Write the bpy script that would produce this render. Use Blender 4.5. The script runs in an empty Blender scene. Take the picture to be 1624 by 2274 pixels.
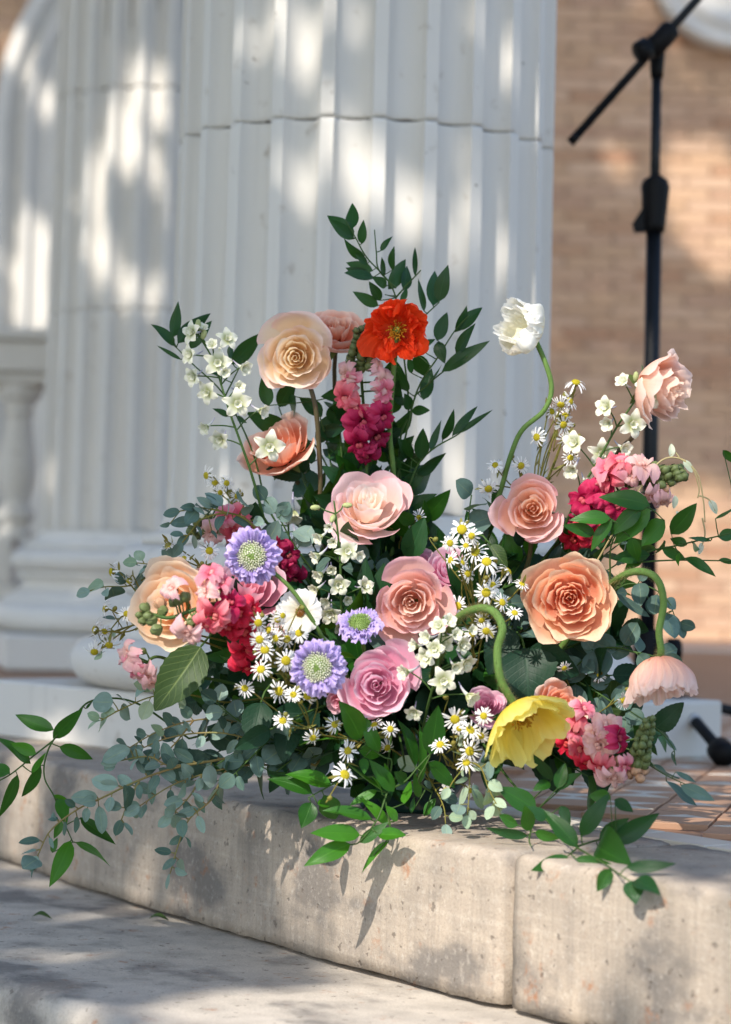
import bpy, math, random
import numpy as np
from mathutils import Matrix, Vector, noise as mnoise

# ------------------------------------------------------------------ camera, light
scene = bpy.context.scene
COL = scene.collection
rad = math.radians
CAM_Z = 0.264
PITCH, ROLL = rad(1.33), rad(1.55)
FPX, CX, CY = 85.0 / 36.0 * 2274.0, 812.0, 1137.0
FW = np.array([0, math.cos(PITCH), math.sin(PITCH)])
_U0 = np.array([0, -math.sin(PITCH), math.cos(PITCH)])
_R0 = np.array([1.0, 0, 0])
RT = math.cos(ROLL) * _R0 + math.sin(ROLL) * _U0
UP = -math.sin(ROLL) * _R0 + math.cos(ROLL) * _U0
CAM = np.array([0, 0, CAM_Z])

cam_data = bpy.data.cameras.new('camera')
cam = bpy.data.objects.new('camera', cam_data)
COL.objects.link(cam)
m = Matrix.Identity(4)
for i in range(3):
    m[i][0], m[i][1], m[i][2], m[i][3] = RT[i], UP[i], -FW[i], CAM[i]
cam.matrix_world = m
cam_data.lens = 85
cam_data.sensor_width = 36
cam_data.sensor_fit = 'AUTO'
cam_data.clip_start = 0.05
cam_data.clip_end = 2000
cam_data.dof.use_dof = True
cam_data.dof.focus_distance = 2.53
cam_data.dof.aperture_fstop = 4.8
cam_data.dof.aperture_blades = 0
scene.camera = cam

SUN_AZ, SUN_EL = rad(30), rad(42)      # light travels towards +X/+Y and down
L = np.array([math.sin(SUN_AZ) * math.cos(SUN_EL), math.cos(SUN_AZ) * math.cos(SUN_EL), -math.sin(SUN_EL)])
world = bpy.data.worlds.new('World')
scene.world = world
world.use_nodes = True
wn = world.node_tree
sky = wn.nodes.new('ShaderNodeTexSky')
sky.sky_type = 'NISHITA'
sky.sun_disc = False
sky.sun_elevation = SUN_EL
sky.sun_rotation = math.atan2(-L[0], -L[1])
sky.air_density = 1.0
sky.dust_density = 1.0
sky.ozone_density = 1.0
bg = wn.nodes['Background']
bg.inputs['Strength'].default_value = 0.15
wn.links.new(sky.outputs[0], bg.inputs[0])
sun_data = bpy.data.lights.new('sun', 'SUN')
sun_data.energy = 2.9
sun_data.angle = rad(0.53)
sun_data.color = (1.0, 0.93, 0.84)
sun = bpy.data.objects.new('sun', sun_data)
COL.objects.link(sun)
sun.rotation_euler = Vector(-L).to_track_quat('Z', 'Y').to_euler()
sun.location = (-8, -14, 15)
scene.view_settings.view_transform = 'Standard'
scene.view_settings.look = 'None'
scene.view_settings.exposure = 1.08
scene.view_settings.gamma = 1.0
scene.render.engine = 'CYCLES'
scene.cycles.max_bounces = 8
scene.cycles.transparent_max_bounces = 8

# ------------------------------------------------------------------ helpers
def P(x, y, d):
    """photo position (1624 x 2274 grid) at a distance d in front of the camera -> point in the place"""
    return CAM + d * (FW + RT * ((x - CX) / FPX) - UP * ((y - CY) / FPX))
def AX(ix, iy, tow):
    """direction: right, down in the picture, and towards the viewer"""
    v = RT * ix - UP * iy - FW * tow
    return v / np.linalg.norm(v)
def unit(v):
    v = np.asarray(v, float)
    return v / (np.linalg.norm(v) + 1e-12)
def srgb(h):
    h = h.lstrip('#')
    c = [int(h[i:i + 2], 16) / 255 for i in (0, 2, 4)]
    return tuple((x / 12.92 if x <= .04045 else ((x + .055) / 1.055) ** 2.4) for x in c)
def frame(axis, spin=0.0):
    z = unit(axis)
    t = UP if abs(np.dot(z, UP)) < .9 else RT
    x = unit(np.cross(t, z))
    y = np.cross(z, x)
    c, s = math.cos(spin), math.sin(spin)
    return np.array([c * x + s * y, -s * x + c * y, z])      # rows
_FC = {}
def gridf(nu, nv):
    k = (nu, nv)
    if k not in _FC:
        i, j = np.meshgrid(np.arange(nu - 1), np.arange(nv - 1), indexing='ij')
        a = (i * nv + j).ravel()
        _FC[k] = np.stack([a, a + nv, a + nv + 1, a + 1], 1)
    return _FC[k]
class MB:
    """collects shapes into one mesh"""
    def __init__(s): s.v, s.f, s.a, s.n = [], [], [], 0
    def add(s, v, f, a=None):
        v = np.asarray(v, float).reshape(-1, 3)
        s.v.append(v)
        s.f += [[int(q) + s.n for q in r] for r in f]
        s.a.append(np.zeros_like(v) if a is None else np.asarray(a, float).reshape(-1, 3))
        s.n += len(v)
        return s
    def mesh(s, name, mat, smooth=True):
        me = bpy.data.meshes.new(name)
        v = np.concatenate(s.v); a = np.concatenate(s.a)
        me.from_pydata(v.tolist(), [], s.f)
        at = me.attributes.new('pv', 'FLOAT_VECTOR', 'POINT')
        at.data.foreach_set('vector', a.astype(np.float32).ravel())
        if smooth:
            me.polygons.foreach_set('use_smooth', np.ones(len(me.polygons), bool))
        if mat: me.materials.append(mat)
        return me
    def build(s, name, mat, parent=None, smooth=True):
        v0 = s.v
        if parent is not None:
            off = root_loc(parent)
            s.v = [q - off for q in v0]
        o = bpy.data.objects.new(name, s.mesh(name, mat, smooth))
        s.v = v0
        COL.objects.link(o)
        if parent is not None: o.parent = parent
        return o
def root_loc(o):
    p = np.zeros(3)
    while o is not None:
        p = p + np.array(o.location); o = o.parent
    return p
def inst(name, me, M, parent):
    """a part that shares its mesh; M is its matrix in the place"""
    o = bpy.data.objects.new(name, me)
    COL.objects.link(o)
    if parent is not None:
        o.parent = parent
        M = Matrix.Translation(-Vector(root_loc(parent))) @ M
    o.matrix_basis = M
    return o
def M4(loc, fr, s=1.0):
    m = Matrix.Identity(4)
    for i in range(3):
        for j in range(3): m[i][j] = fr[j][i] * s
        m[i][3] = loc[i]
    return m
def tag(o, label=None, cat=None, group=None, kind=None):
    if label: o['label'] = label
    if cat: o['category'] = cat
    if group: o['group'] = group
    if kind: o['kind'] = kind
    return o
def thing(name, label, cat, loc, group=None):
    o = bpy.data.objects.new(name, None)
    COL.objects.link(o)
    o.location = [float(q) for q in loc]
    o.empty_display_size = .02
    return tag(o, label, cat, group)
def catmull(pts, n=8):
    p = np.asarray(pts, float)
    if len(p) == 2: p = np.array([p[0], (p[0] + p[1]) / 2, p[1]])
    q = np.vstack([2 * p[0] - p[1], p, 2 * p[-1] - p[-2]])
    out = []
    t = np.linspace(0, 1, n, endpoint=False)[:, None]
    for i in range(1, len(q) - 2):
        a, b, c, d = q[i - 1], q[i], q[i + 1], q[i + 2]
        out.append(.5 * (2 * b + (c - a) * t + (2 * a - 5 * b + 4 * c - d) * t ** 2 + (3 * b - a - 3 * c + d) * t ** 3))
    return np.vstack(out + [p[-1:]])
def tube(mb, pts, r0, r1=None, sides=6, cap=True):
    pts = np.asarray(pts, float)
    n = len(pts)
    r1 = r0 if r1 is None else r1
    rr = np.linspace(r0, r1, n) if np.isscalar(r0) else np.asarray(r0)
    tg = np.gradient(pts, axis=0)
    tg /= np.linalg.norm(tg, axis=1)[:, None] + 1e-12
    x = unit(np.cross(tg[0], [0.31, 0.2, 0.93]))
    V = []
    ang = np.linspace(0, 2 * math.pi, sides, endpoint=False)
    for i in range(n):
        x = unit(x - tg[i] * np.dot(x, tg[i]))
        y = np.cross(tg[i], x)
        V.append(pts[i] + rr[i] * (np.cos(ang)[:, None] * x + np.sin(ang)[:, None] * y))
    f = []
    for i in range(n - 1):
        for k in range(sides):
            a, b = i * sides + k, i * sides + (k + 1) % sides
            f.append([a, b, b + sides, a + sides])
    if cap:
        f.append(list(range(sides))[::-1]); f.append([(n - 1) * sides + k for k in range(sides)])
    vv = np.repeat(np.linspace(0, 1, n), sides)
    mb.add(np.vstack(V), f, np.stack([np.tile(ang, n), vv, 0 * vv], 1))
    return mb
def lathe(mb, prof, center, seg=48, fr=None):
    """prof: (r, z) list; axis +Z of fr"""
    prof = np.asarray(prof, float)
    ang = np.linspace(0, 2 * math.pi, seg, endpoint=False)
    v = np.stack([prof[:, None, 0] * np.cos(ang), prof[:, None, 0] * np.sin(ang), prof[:, None, 1] + 0 * ang], -1)
    n = len(prof)
    v = v.reshape(-1, 3)
    if fr is not None: v = v @ np.asarray(fr)
    f = []
    for i in range(n - 1):
        for k in range(seg):
            a, b = i * seg + k, i * seg + (k + 1) % seg
            f.append([a, b, b + seg, a + seg])
    mb.add(v + np.asarray(center), f)
    return mb
def box(mb, c, h, fr=None, bev=0.0):
    """bevelled box: centre, half sizes"""
    h = np.asarray(h, float)
    if bev <= 0:
        s = np.array([[x, y, z] for x in (-1, 1) for y in (-1, 1) for z in (-1, 1)]) * h
        f = [[0, 1, 3, 2], [4, 6, 7, 5], [0, 4, 5, 1], [2, 3, 7, 6], [0, 2, 6, 4], [1, 5, 7, 3]]
    else:
        s, f = [], []
        idx = {}
        for x in (-1, 1):
            for y in (-1, 1):
                for z in (-1, 1):
                    for a in range(3):
                        v = np.array([x, y, z]) * (h - bev)
                        v[a] = (x, y, z)[a] * h[a]
                        idx[(x, y, z, a)] = len(s); s.append(v)
        s = np.array(s)
        for a in range(3):
            b, c2 = [(1, 2), (2, 0), (0, 1)][a]
            for sg in (-1, 1):
                q = []
                for (p, r) in ((-1, -1), (1, -1), (1, 1), (-1, 1)):
                    k = [0, 0, 0]; k[a] = sg; k[b] = p; k[c2] = r
                    q.append(idx[(*k, a)])
                f.append(q if sg > 0 else q[::-1])
            for p in (-1, 1):
                for r in (-1, 1):
                    k0 = [0, 0, 0]; k0[b] = p; k0[c2] = r
                    k1 = k0[:]; k0[a] = -1; k1[a] = 1
                    q = [idx[(*k0, b)], idx[(*k1, b)], idx[(*k1, c2)], idx[(*k0, c2)]]
                    f.append(q if p * r < 0 else q[::-1])
        for x in (-1, 1):
            for y in (-1, 1):
                for z in (-1, 1):
                    q = [idx[(x, y, z, 0)], idx[(x, y, z, 1)], idx[(x, y, z, 2)]]
                    f.append(q if x * y * z > 0 else q[::-1])
    if fr is not None: s = s @ np.asarray(fr)
    mb.add(s + np.asarray(c), f)
    return mb

# ------------------------------------------------------------------ materials
def N(nt, typ, **kw):
    n = nt.nodes.new(typ)
    for k, v in kw.items():
        if k.startswith('i_'):
            n.inputs[k[2:].replace('_', ' ')].default_value = v
        else: setattr(n, k, v)
    return n
def mat_base(name, rough=.6, spec=.3):
    m = bpy.data.materials.new(name)
    m.use_nodes = True
    nt = m.node_tree
    b = nt.nodes['Principled BSDF']
    b.inputs['Roughness'].default_value = rough
    b.inputs['Specular IOR Level'].default_value = spec
    return m, nt, b
def ramp(nt, fac, stops):
    r = nt.nodes.new('ShaderNodeValToRGB')
    e = r.color_ramp.elements
    while len(e) > 1: e.remove(e[-1])
    e[0].position = stops[0][0]; e[0].color = (*stops[0][1], 1)
    for p, c in stops[1:]:
        q = e.new(p); q.color = (*c, 1)
    nt.links.new(fac, r.inputs[0])
    return r.outputs[0]
def mixc(nt, a, b, fac, mode='MIX'):
    n = nt.nodes.new('ShaderNodeMix')
    n.data_type = 'RGBA'; n.blend_type = mode
    for s, v in ((6, a), (7, b), (0, fac)):
        if hasattr(v, 'node'): nt.links.new(v, n.inputs[s])
        elif s == 0: n.inputs[0].default_value = v
        else: n.inputs[s].default_value = (*v, 1)
    return n.outputs[2]
def mth(nt, op, a, b=None, c=None):
    n = nt.nodes.new('ShaderNodeMath'); n.operation = op
    for k, v in enumerate((a, b, c)):
        if v is None: continue
        if hasattr(v, 'node'): nt.links.new(v, n.inputs[k])
        else: n.inputs[k].default_value = v
    return n.outputs[0]
def pv(nt):
    a = nt.nodes.new('ShaderNodeAttribute'); a.attribute_name = 'pv'
    s = nt.nodes.new('ShaderNodeSeparateXYZ')
    nt.links.new(a.outputs['Vector'], s.inputs[0])
    return a.outputs['Vector'], s.outputs[0], s.outputs[1], s.outputs[2]
def noisetex(nt, scale, detail=4, vec=None, rough=.55):
    n = nt.nodes.new('ShaderNodeTexNoise')
    n.inputs['Scale'].default_value = scale
    n.inputs['Detail'].default_value = detail
    n.inputs['Roughness'].default_value = rough
    if vec is None:
        vec = nt.nodes.new('ShaderNodeTexCoord').outputs['Object']
    nt.links.new(vec, n.inputs['Vector'])
    return n.outputs[0]
def bump(nt, b, h, strength=.3, dist=.002):
    n = nt.nodes.new('ShaderNodeBump')
    n.inputs['Strength'].default_value = strength
    n.inputs['Distance'].default_value = dist
    nt.links.new(h, n.inputs['Height'])
    nt.links.new(n.outputs[0], b.inputs['Normal'])
    return n.outputs[0]
def translucent(nt, b, color, fac, normal=None):
    out = nt.nodes['Material Output']
    t = nt.nodes.new('ShaderNodeBsdfTranslucent')
    nt.links.new(color, t.inputs[0])
    mx = nt.nodes.new('ShaderNodeMixShader')
    mx.inputs[0].default_value = fac
    nt.links.new(b.outputs[0], mx.inputs[1]); nt.links.new(t.outputs[0], mx.inputs[2])
    nt.links.new(mx.outputs[0], out.inputs[0])
def scalec(nt, vec, sx, sy, sz):
    n = nt.nodes.new('ShaderNodeMapping')
    n.inputs['Scale'].default_value = (sx, sy, sz)
    nt.links.new(vec, n.inputs[0])
    return n.outputs[0]

def petal_mat(name, inner, outer, trans=.32, edge=None, veins=.5, blotch=.35, soft=0):
    """inner / outer: (base, middle, tip) colours along the petal of the inner and the outer petals"""
    m, nt, b = mat_base(name, .55, .25)
    vec, u, v, w = pv(nt)
    if soft:
        def mx(a, b, f):
            q = [[int(h[i:i + 2], 16) for i in (1, 3, 5)] for h in (a, b)]
            return '#%02x%02x%02x' % tuple(int(q[0][i] * (1 - f) + q[1][i] * f) for i in range(3))
        inner = (mx(inner[0], inner[1], soft), mx(inner[1], inner[2], soft * .7), inner[2])
        outer = (mx(outer[0], outer[1], soft), mx(outer[1], outer[2], soft * .4), mx(outer[2], '#fff6ee', .2))
        trans = trans + .12
    ci = ramp(nt, v, [(0.15, srgb(inner[0])), (.62, srgb(inner[1])), (.95, srgb(inner[2]))])
    co = ramp(nt, v, [(0.1, srgb(outer[0])), (.65, srgb(outer[1])), (1.0, srgb(outer[2]))])
    c = mixc(nt, ci, co, w)
    vn = noisetex(nt, 1.0, 3, scalec(nt, vec, 16, 2.2, 31))
    c = mixc(nt, c, mixc(nt, c, c, 1.0, 'MULTIPLY'), mth(nt, 'MULTIPLY', vn, veins * .55))
    bl = noisetex(nt, 55, 3)
    if edge:
        c = mixc(nt, c, srgb(edge), mth(nt, 'MULTIPLY', mth(nt, 'SMOOTH_MIN', mth(nt, 'MAXIMUM', mth(nt, 'SUBTRACT', bl, .52), 0.0), .3, .1), blotch * 5))
    nt.links.new(c, b.inputs['Base Color'])
    bump(nt, b, vn, .35, .0012)
    translucent(nt, b, c, trans)
    return m
def leaf_mat(name, dark, light, rough=.35, spec=.5, trans=.25, back=None, vein=(14, 1.0), speck=None, veincol=None, pinnate=False):
    m, nt, b = mat_base(name, rough, spec)
    vec, u, v, w = pv(nt)
    c = mixc(nt, srgb(dark), srgb(light), w)
    vn = noisetex(nt, 1.0, 2, scalec(nt, vec, vein[0], vein[1], 17))
    c = mixc(nt, c, mixc(nt, c, (.45, .5, .35), 1.0, 'MULTIPLY'), mth(nt, 'MULTIPLY', vn, .55))
    mid = mth(nt, 'SUBTRACT', 1.0, mth(nt, 'MINIMUM', mth(nt, 'MULTIPLY', mth(nt, 'ABSOLUTE', u), 14.0), 1.0))
    c = mixc(nt, c, srgb(veincol or light), mth(nt, 'MULTIPLY', mid, .5))
    if pinnate:
        q = mth(nt, 'SUBTRACT', mth(nt, 'MULTIPLY', v, 8.0), mth(nt, 'MULTIPLY', mth(nt, 'ABSOLUTE', u), 2.4))
        q = mth(nt, 'ABSOLUTE', mth(nt, 'SUBTRACT', mth(nt, 'FRACT', q), .5))
        q = mth(nt, 'SUBTRACT', 1.0, mth(nt, 'MINIMUM', mth(nt, 'MULTIPLY', q, 9.0), 1.0))
        mid = mth(nt, 'MAXIMUM', mid, mth(nt, 'MULTIPLY', q, .5))
        c = mixc(nt, c, srgb(veincol or light), mth(nt, 'MULTIPLY', q, .22))
    n2 = noisetex(nt, 60, 4)
    c = mixc(nt, c, srgb(speck or light), mth(nt, 'MULTIPLY', mth(nt, 'MAXIMUM', mth(nt, 'SUBTRACT', n2, .55), 0.0), 1.6))
    geo = nt.nodes.new('ShaderNodeNewGeometry')
    if back: c = mixc(nt, c, srgb(back), mth(nt, 'MULTIPLY', geo.outputs['Backfacing'], .7))
    nt.links.new(c, b.inputs['Base Color'])
    bump(nt, b, mth(nt, 'ADD', vn, mth(nt, 'MULTIPLY', mid, -.8)), .3, .001)
    tc = mixc(nt, c, (.9, 1.0, .25), .35, 'MULTIPLY')
    tc = mixc(nt, tc, srgb('#7fb81e'), .4)
    translucent(nt, b, tc, trans)
    return m
def plain(name, col, rough=.6, spec=.3, var=.25, scale=40, trans=0, col2=None, bmp=.0):
    m, nt, b = mat_base(name, rough, spec)
    n = noisetex(nt, scale, 4)
    c0 = srgb(col)
    c1 = srgb(col2) if col2 else tuple(q * (1 - var) for q in c0)
    c = mixc(nt, c0, c1, n)
    nt.links.new(c, b.inputs['Base Color'])
    if bmp: bump(nt, b, n, bmp, .002)
    if trans: translucent(nt, b, c, trans)
    return m

# ------------------------------------------------------------------ setting materials
def col_paint():
    m, nt, b = mat_base('weathered_white_stone', .72, .2)
    n = noisetex(nt, 3.0, 6); n2 = noisetex(nt, 26, 6); n3 = noisetex(nt, 140, 3)
    tc = nt.nodes.new('ShaderNodeTexCoord').outputs['Object']
    st = noisetex(nt, 1.0, 4, scalec(nt, tc, 30, 30, 1.3))
    c = mixc(nt, srgb('#d6d2ca'), srgb('#c6c2ba'), n)
    c = mixc(nt, c, srgb('#aaa69f'), mth(nt, 'MULTIPLY', mth(nt, 'MAXIMUM', mth(nt, 'SUBTRACT', st, .55), 0.0), 1.6))
    c = mixc(nt, c, srgb('#8d7d69'), mth(nt, 'MULTIPLY', mth(nt, 'MAXIMUM', mth(nt, 'SUBTRACT', n2, .64), 0.0), 4.5))
    n4 = noisetex(nt, 55, 2)
    c = mixc(nt, c, srgb('#6b5f52'), mth(nt, 'MINIMUM', mth(nt, 'MULTIPLY', mth(nt, 'MAXIMUM', mth(nt, 'SUBTRACT', n4, .74), 0.0), 20.0), .8))
    nt.links.new(c, b.inputs['Base Color'])
    bump(nt, b, mth(nt, 'ADD', n2, n3), .25, .0015)
    return m
def stone_mat(name='sandstone', ca='#c0af9b', cb='#a6998a'):
    m, nt, b = mat_base(name, .85, .15)
    vec, s, z, w = pv(nt)
    tc = nt.nodes.new('ShaderNodeTexCoord').outputs['Object']
    big = noisetex(nt, 5.5, 5); mid = noisetex(nt, 22, 6); fine = noisetex(nt, 260, 3); pit = noisetex(nt, 95, 2)
    c = mixc(nt, srgb(ca), srgb(cb), big)
    geo = nt.nodes.new('ShaderNodeNewGeometry'); sx = nt.nodes.new('ShaderNodeSeparateXYZ'); nt.links.new(geo.outputs['True Normal'], sx.inputs[0])
    side = mth(nt, 'SUBTRACT', 1.0, mth(nt, 'MINIMUM', mth(nt, 'ABSOLUTE', sx.outputs[2]), 1.0))
    c = mixc(nt, c, srgb('#7a736c'), mth(nt, 'MULTIPLY', mth(nt, 'MULTIPLY', mid, mid), 1.1))
    # horizontal bedding streaks and vertical tooling marks
    bed = noisetex(nt, 1.0, 4, scalec(nt, vec, 3.0, 140, 1))
    c = mixc(nt, c, srgb('#d6cab9'), mth(nt, 'MULTIPLY', side, mth(nt, 'MULTIPLY', mth(nt, 'MAXIMUM', mth(nt, 'SUBTRACT', bed, .52), 0.0), .9)))
    tool = mth(nt, 'MULTIPLY', side, noisetex(nt, 1.0, 2, scalec(nt, vec, 190, 2.5, 1)))
    c = mixc(nt, c, srgb('#7d756d'), mth(nt, 'MULTIPLY', mth(nt, 'MAXIMUM', mth(nt, 'SUBTRACT', tool, .46), 0.0), 1.3))
    # large dark grey patches at random
    stn = noisetex(nt, 7.0, 6, scalec(nt, vec, 1, 1.6, 3.7))
    sm = mth(nt, 'MINIMUM', mth(nt, 'MULTIPLY', mth(nt, 'MAXIMUM', mth(nt, 'SUBTRACT', stn, .54), 0.0), 9.0), 1.0)
    c = mixc(nt, c, srgb('#5c5a59'), mth(nt, 'MULTIPLY', sm, .68))
    gr1 = noisetex(nt, 420, 3, None, .7); gr2 = noisetex(nt, 130, 4, None, .7)
    c = mixc(nt, c, srgb('#5f5850'), mth(nt, 'MULTIPLY', mth(nt, 'MAXIMUM', mth(nt, 'SUBTRACT', gr1, .5), 0.0), 1.6))
    c = mixc(nt, c, srgb('#d8cfc2'), mth(nt, 'MULTIPLY', mth(nt, 'MAXIMUM', mth(nt, 'SUBTRACT', gr2, .54), 0.0), 1.5))
    drip = noisetex(nt, 1.0, 4, scalec(nt, vec, 16, 4.5, 5))
    c = mixc(nt, c, srgb('#6e665d'), mth(nt, 'MULTIPLY', side, mth(nt, 'MINIMUM', mth(nt, 'MULTIPLY', mth(nt, 'MAXIMUM', mth(nt, 'SUBTRACT', drip, .56), 0.0), 3.0), .38)))
    # rust freckles
    r1 = noisetex(nt, 30, 5); r2 = noisetex(nt, 150, 3)
    rm = mth(nt, 'MULTIPLY', mth(nt, 'MAXIMUM', mth(nt, 'SUBTRACT', r1, .60), 0.0), mth(nt, 'MAXIMUM', mth(nt, 'SUBTRACT', r2, .42), 0.0))
    c = mixc(nt, c, srgb('#9a5f33'), mth(nt, 'MINIMUM', mth(nt, 'MULTIPLY', rm, 30.0), .6))
    dk = mth(nt, 'MINIMUM', mth(nt, 'MULTIPLY', mth(nt, 'MAXIMUM', mth(nt, 'SUBTRACT', pit, .66), 0.0), 14.0), .6)
    c = mixc(nt, c, srgb('#5d534a'), dk)
    nt.links.new(c, b.inputs['Base Color'])
    h = mth(nt, 'ADD', mth(nt, 'ADD', mth(nt, 'MULTIPLY', tool, .5), mth(nt, 'MULTIPLY', mid, .9)), mth(nt, 'SUBTRACT', mth(nt, 'ADD', mth(nt, 'MULTIPLY', gr2, .6), mth(nt, 'MULTIPLY', fine, .45)), mth(nt, 'MULTIPLY', dk, .9)))
    bump(nt, b, h, .5, .0022)
    return m
def brick_mat(name, c1, c2):
    m, nt, b = mat_base(name, .85, .15)
    oi = nt.nodes.new('ShaderNodeObjectInfo')
    n = noisetex(nt, 60, 5)
    c = ramp(nt, oi.outputs['Random'], [(0, srgb(c1)), (.25, srgb('#cba888')), (.5, srgb('#d4b192')), (.75, srgb('#c09c82')), (1, srgb(c2))])
    c = mixc(nt, c, srgb('#94745a'), mth(nt, 'MULTIPLY', n, .35))
    nt.links.new(c, b.inputs['Base Color'])
    bump(nt, b, n, .4, .003)
    return m
MAT = {}
MAT['paint'] = col_paint()
MAT['stone'] = stone_mat()
MAT['slab'] = stone_mat('pale_step_stone', '#d8cdbd', '#c6bcae')
MAT['brick'] = brick_mat('buff_brick', '#b68c70', '#dab99c')
MAT['mortar'] = plain('mortar', '#b9a48f', .9, .1, .2, 60)
MAT['dark_gap'] = plain('old_mortar', '#4a423a', .95, .05, .4, 90)
MAT['tile_brown'] = plain('brown_clay_tile', '#b08c72', .55, .3, .25, 14, col2='#9a755a')
MAT['tile_white'] = plain('white_clay_tile', '#cfc9bd', .5, .35, .2, 30, col2='#b9b2a4')
MAT['grout'] = plain('grout', '#6f6257', .9, .1, .3, 50)
MAT['black'] = plain('black_powder_coat', '#06080b', .45, .25, .3, 80, col2='#12161c')
MAT['black_plastic'] = plain('black_plastic', '#060607', .6, .2, .3, 120)
MAT['steel'] = plain('clip_steel', '#b8bcc0', .35, .5, .2, 60)
MAT['glass_dark'] = plain('window_glass', '#2e3538', .08, .6, .2, 2)
MAT['ground'] = plain('pale_paving', '#96958f', .9, .1, .25, 3, col2='#7f8079')
MAT['bark'] = plain('bark', '#5a4a3c', .9, .1, .5, 14, bmp=.6)
MAT['tree_leaf'] = plain('tree_leaf', '#4e6a2c', .5, .3, .4, 3, trans=.35)

# ------------------------------------------------------------------ steps and porch floor
ARC_A, ARC_B, ARC_C = np.array([-.506, 3.35]), np.array([0, 2.487]), np.array([.309, 2.056])
_Mt = 2 * np.array([ARC_B - ARC_A, ARC_C - ARC_A])
ARC_O = np.linalg.solve(_Mt, np.array([ARC_B @ ARC_B - ARC_A @ ARC_A, ARC_C @ ARC_C - ARC_A @ ARC_A]))
ARC_R = float(np.linalg.norm(ARC_O - ARC_A))
def arc_pt(s, off):
    """s: metres along the front edge from the middle joint (to the right +), off: metres inwards"""
    th0 = math.atan2(*(ARC_B - ARC_O)[::-1])
    th = th0 + np.asarray(s) / ARC_R
    r = ARC_R - np.asarray(off)
    return ARC_O[0] + r * np.cos(th), ARC_O[1] + r * np.sin(th)
def edge_at(px):
    """arc length where the front edge stands at picture column px"""
    ss = np.linspace(-3, 2.0, 5000)
    x, y = arc_pt(ss, 0)
    return float(ss[np.argmin(np.abs(CX + x / y * FPX - px))])
def swept_block(mb, s0, s1, prof, seed, ds=.012, amp=.0016, nose=.006):
    prof = np.asarray(prof, float)
    n = max(2, int((s1 - s0) / ds))
    ss = np.linspace(s0, s1, n)
    V, A = [], []
    for i, s in enumerate(ss):
        for o, z in prof:
            q = mnoise.noise(Vector((s * 9 + seed * 3.1, z * 30, o * 20)))
            q2 = mnoise.noise(Vector((s * 45 + seed, z * 60, o * 55)))
            q3 = mnoise.noise(Vector((s * 22 + seed * 7, 3.3, 1.7)))
            onose = max(0, 1 - (abs(o) + abs(z - prof[:, 1].max())) / .02)
            dz = amp * (q * .7 + q2 * .6) - onose * nose * max(0, q3)
            do = amp * (q + .8 * q2) + onose * nose * max(0, q3) * 1.3
            e = min(s - s0, s1 - s)
            do2 = .0045 * max(0, 1 - e / .008) ** 2
            x, y = arc_pt(s, o + do + (do2 if o < .03 else 0))
            V.append((x, y, z + dz - (do2 * .5 if z > prof[:, 1].max() - .02 else 0))); A.append((s, z + o * .8, seed))
    m_ = len(prof)
    f = []
    for i in range(n - 1):
        for k in range(m_):
            a, b = i * m_ + k, i * m_ + (k + 1) % m_
            f.append([a, a + m_, b + m_, b])
    f.append(list(range(m_))); f.append([(n - 1) * m_ + k for k in range(m_)][::-1])
    mb.add(V, f, A)
    return mb
def step_profile(w, h, top, r=.009):
    z1 = top - h
    pr = [(0, z1)] + [(0, z) for z in np.linspace(z1 + .015, top - r, 9)]
    pr += [(r * (1 - math.cos(a)), top - r + r * math.sin(a)) for a in np.linspace(.3, math.pi / 2, 4)]
    pr += [(o, top) for o in np.linspace(.03, w, 9)] + [(w, z1)]
    return pr
steps = thing('stone_steps', None, None, (0, 0, 0)); tag(steps, kind='structure')
J1, J2 = edge_at(98), edge_at(1146)
gap = .0062
for k, (a, b) in enumerate(((-3.2, -2.0), (-2.0 + gap, J1 - gap), (J1 + gap * .3, J2 - gap), (J2 + gap, J2 + 1.1), (J2 + 1.11, J2 + 2.2))):
    mb = MB(); swept_block(mb, a, b, step_profile(.212, .1445, 0), k + 1)
    mb.build('stone_block', MAT['stone'], steps)
mb = MB(); swept_block(mb, -3.1, J2 + 2.1, [(.03, -.16), (.03, -.02), (.2, -.02), (.2, -.16)], 9, .05)
mb.build('mortar_bed', MAT['dark_gap'], steps)
LJ = [-3.2, -1.9, -.1 - .9, .62, 1.75, 2.8]
for k in range(len(LJ) - 1):
    mb = MB()
    pr = [(o - .345, z) for o, z in step_profile(.42, .15, -.15, .02)]
    swept_block(mb, LJ[k] + .002, LJ[k + 1] - .002, pr, 20 + k, .016, .0022, .006)
    mb.build('step_slab', MAT['slab'], steps)

# porch floor: slab, border tiles, patterned tiles
floor = thing('porch_floor', None, None, (0, 0, 0)); tag(floor, kind='structure')
ss = np.linspace(-3.1, J2 + 2.1, 60)
xa, ya = arc_pt(ss, .205)
pts = [(x, y) for x, y in zip(xa, ya)] + [(5, ya[-1]), (5, 10.4), (xa[0] , 10.4)]
mb = MB(); n_ = len(pts)
mb.add([(x, y, -.005) for x, y in pts] + [(x, y, -.14) for x, y in pts], [list(range(n_))] + [[i, i + n_, (i + 1) % n_ + n_, (i + 1) % n_] for i in range(n_)])
def floor_mat():
    m, nt, b = mat_base('clay_tile_floor', .55, .3)
    tc = nt.nodes.new('ShaderNodeTexCoord').outputs['Object']
    ck = nt.nodes.new('ShaderNodeTexChecker')
    ck.inputs['Scale'].default_value = 11.0
    nt.links.new(tc, ck.inputs[0])
    n = noisetex(nt, 5, 4)
    c = mixc(nt, srgb('#a57c5f'), srgb('#8d6448'), n)
    c = mixc(nt, c, srgb('#b99a80'), mth(nt, 'MULTIPLY', ck.outputs[1], .35))
    nt.links.new(c, b.inputs['Base Color'])
    return m
mb.build('floor_slab', floor_mat(), floor, smooth=False)
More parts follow.
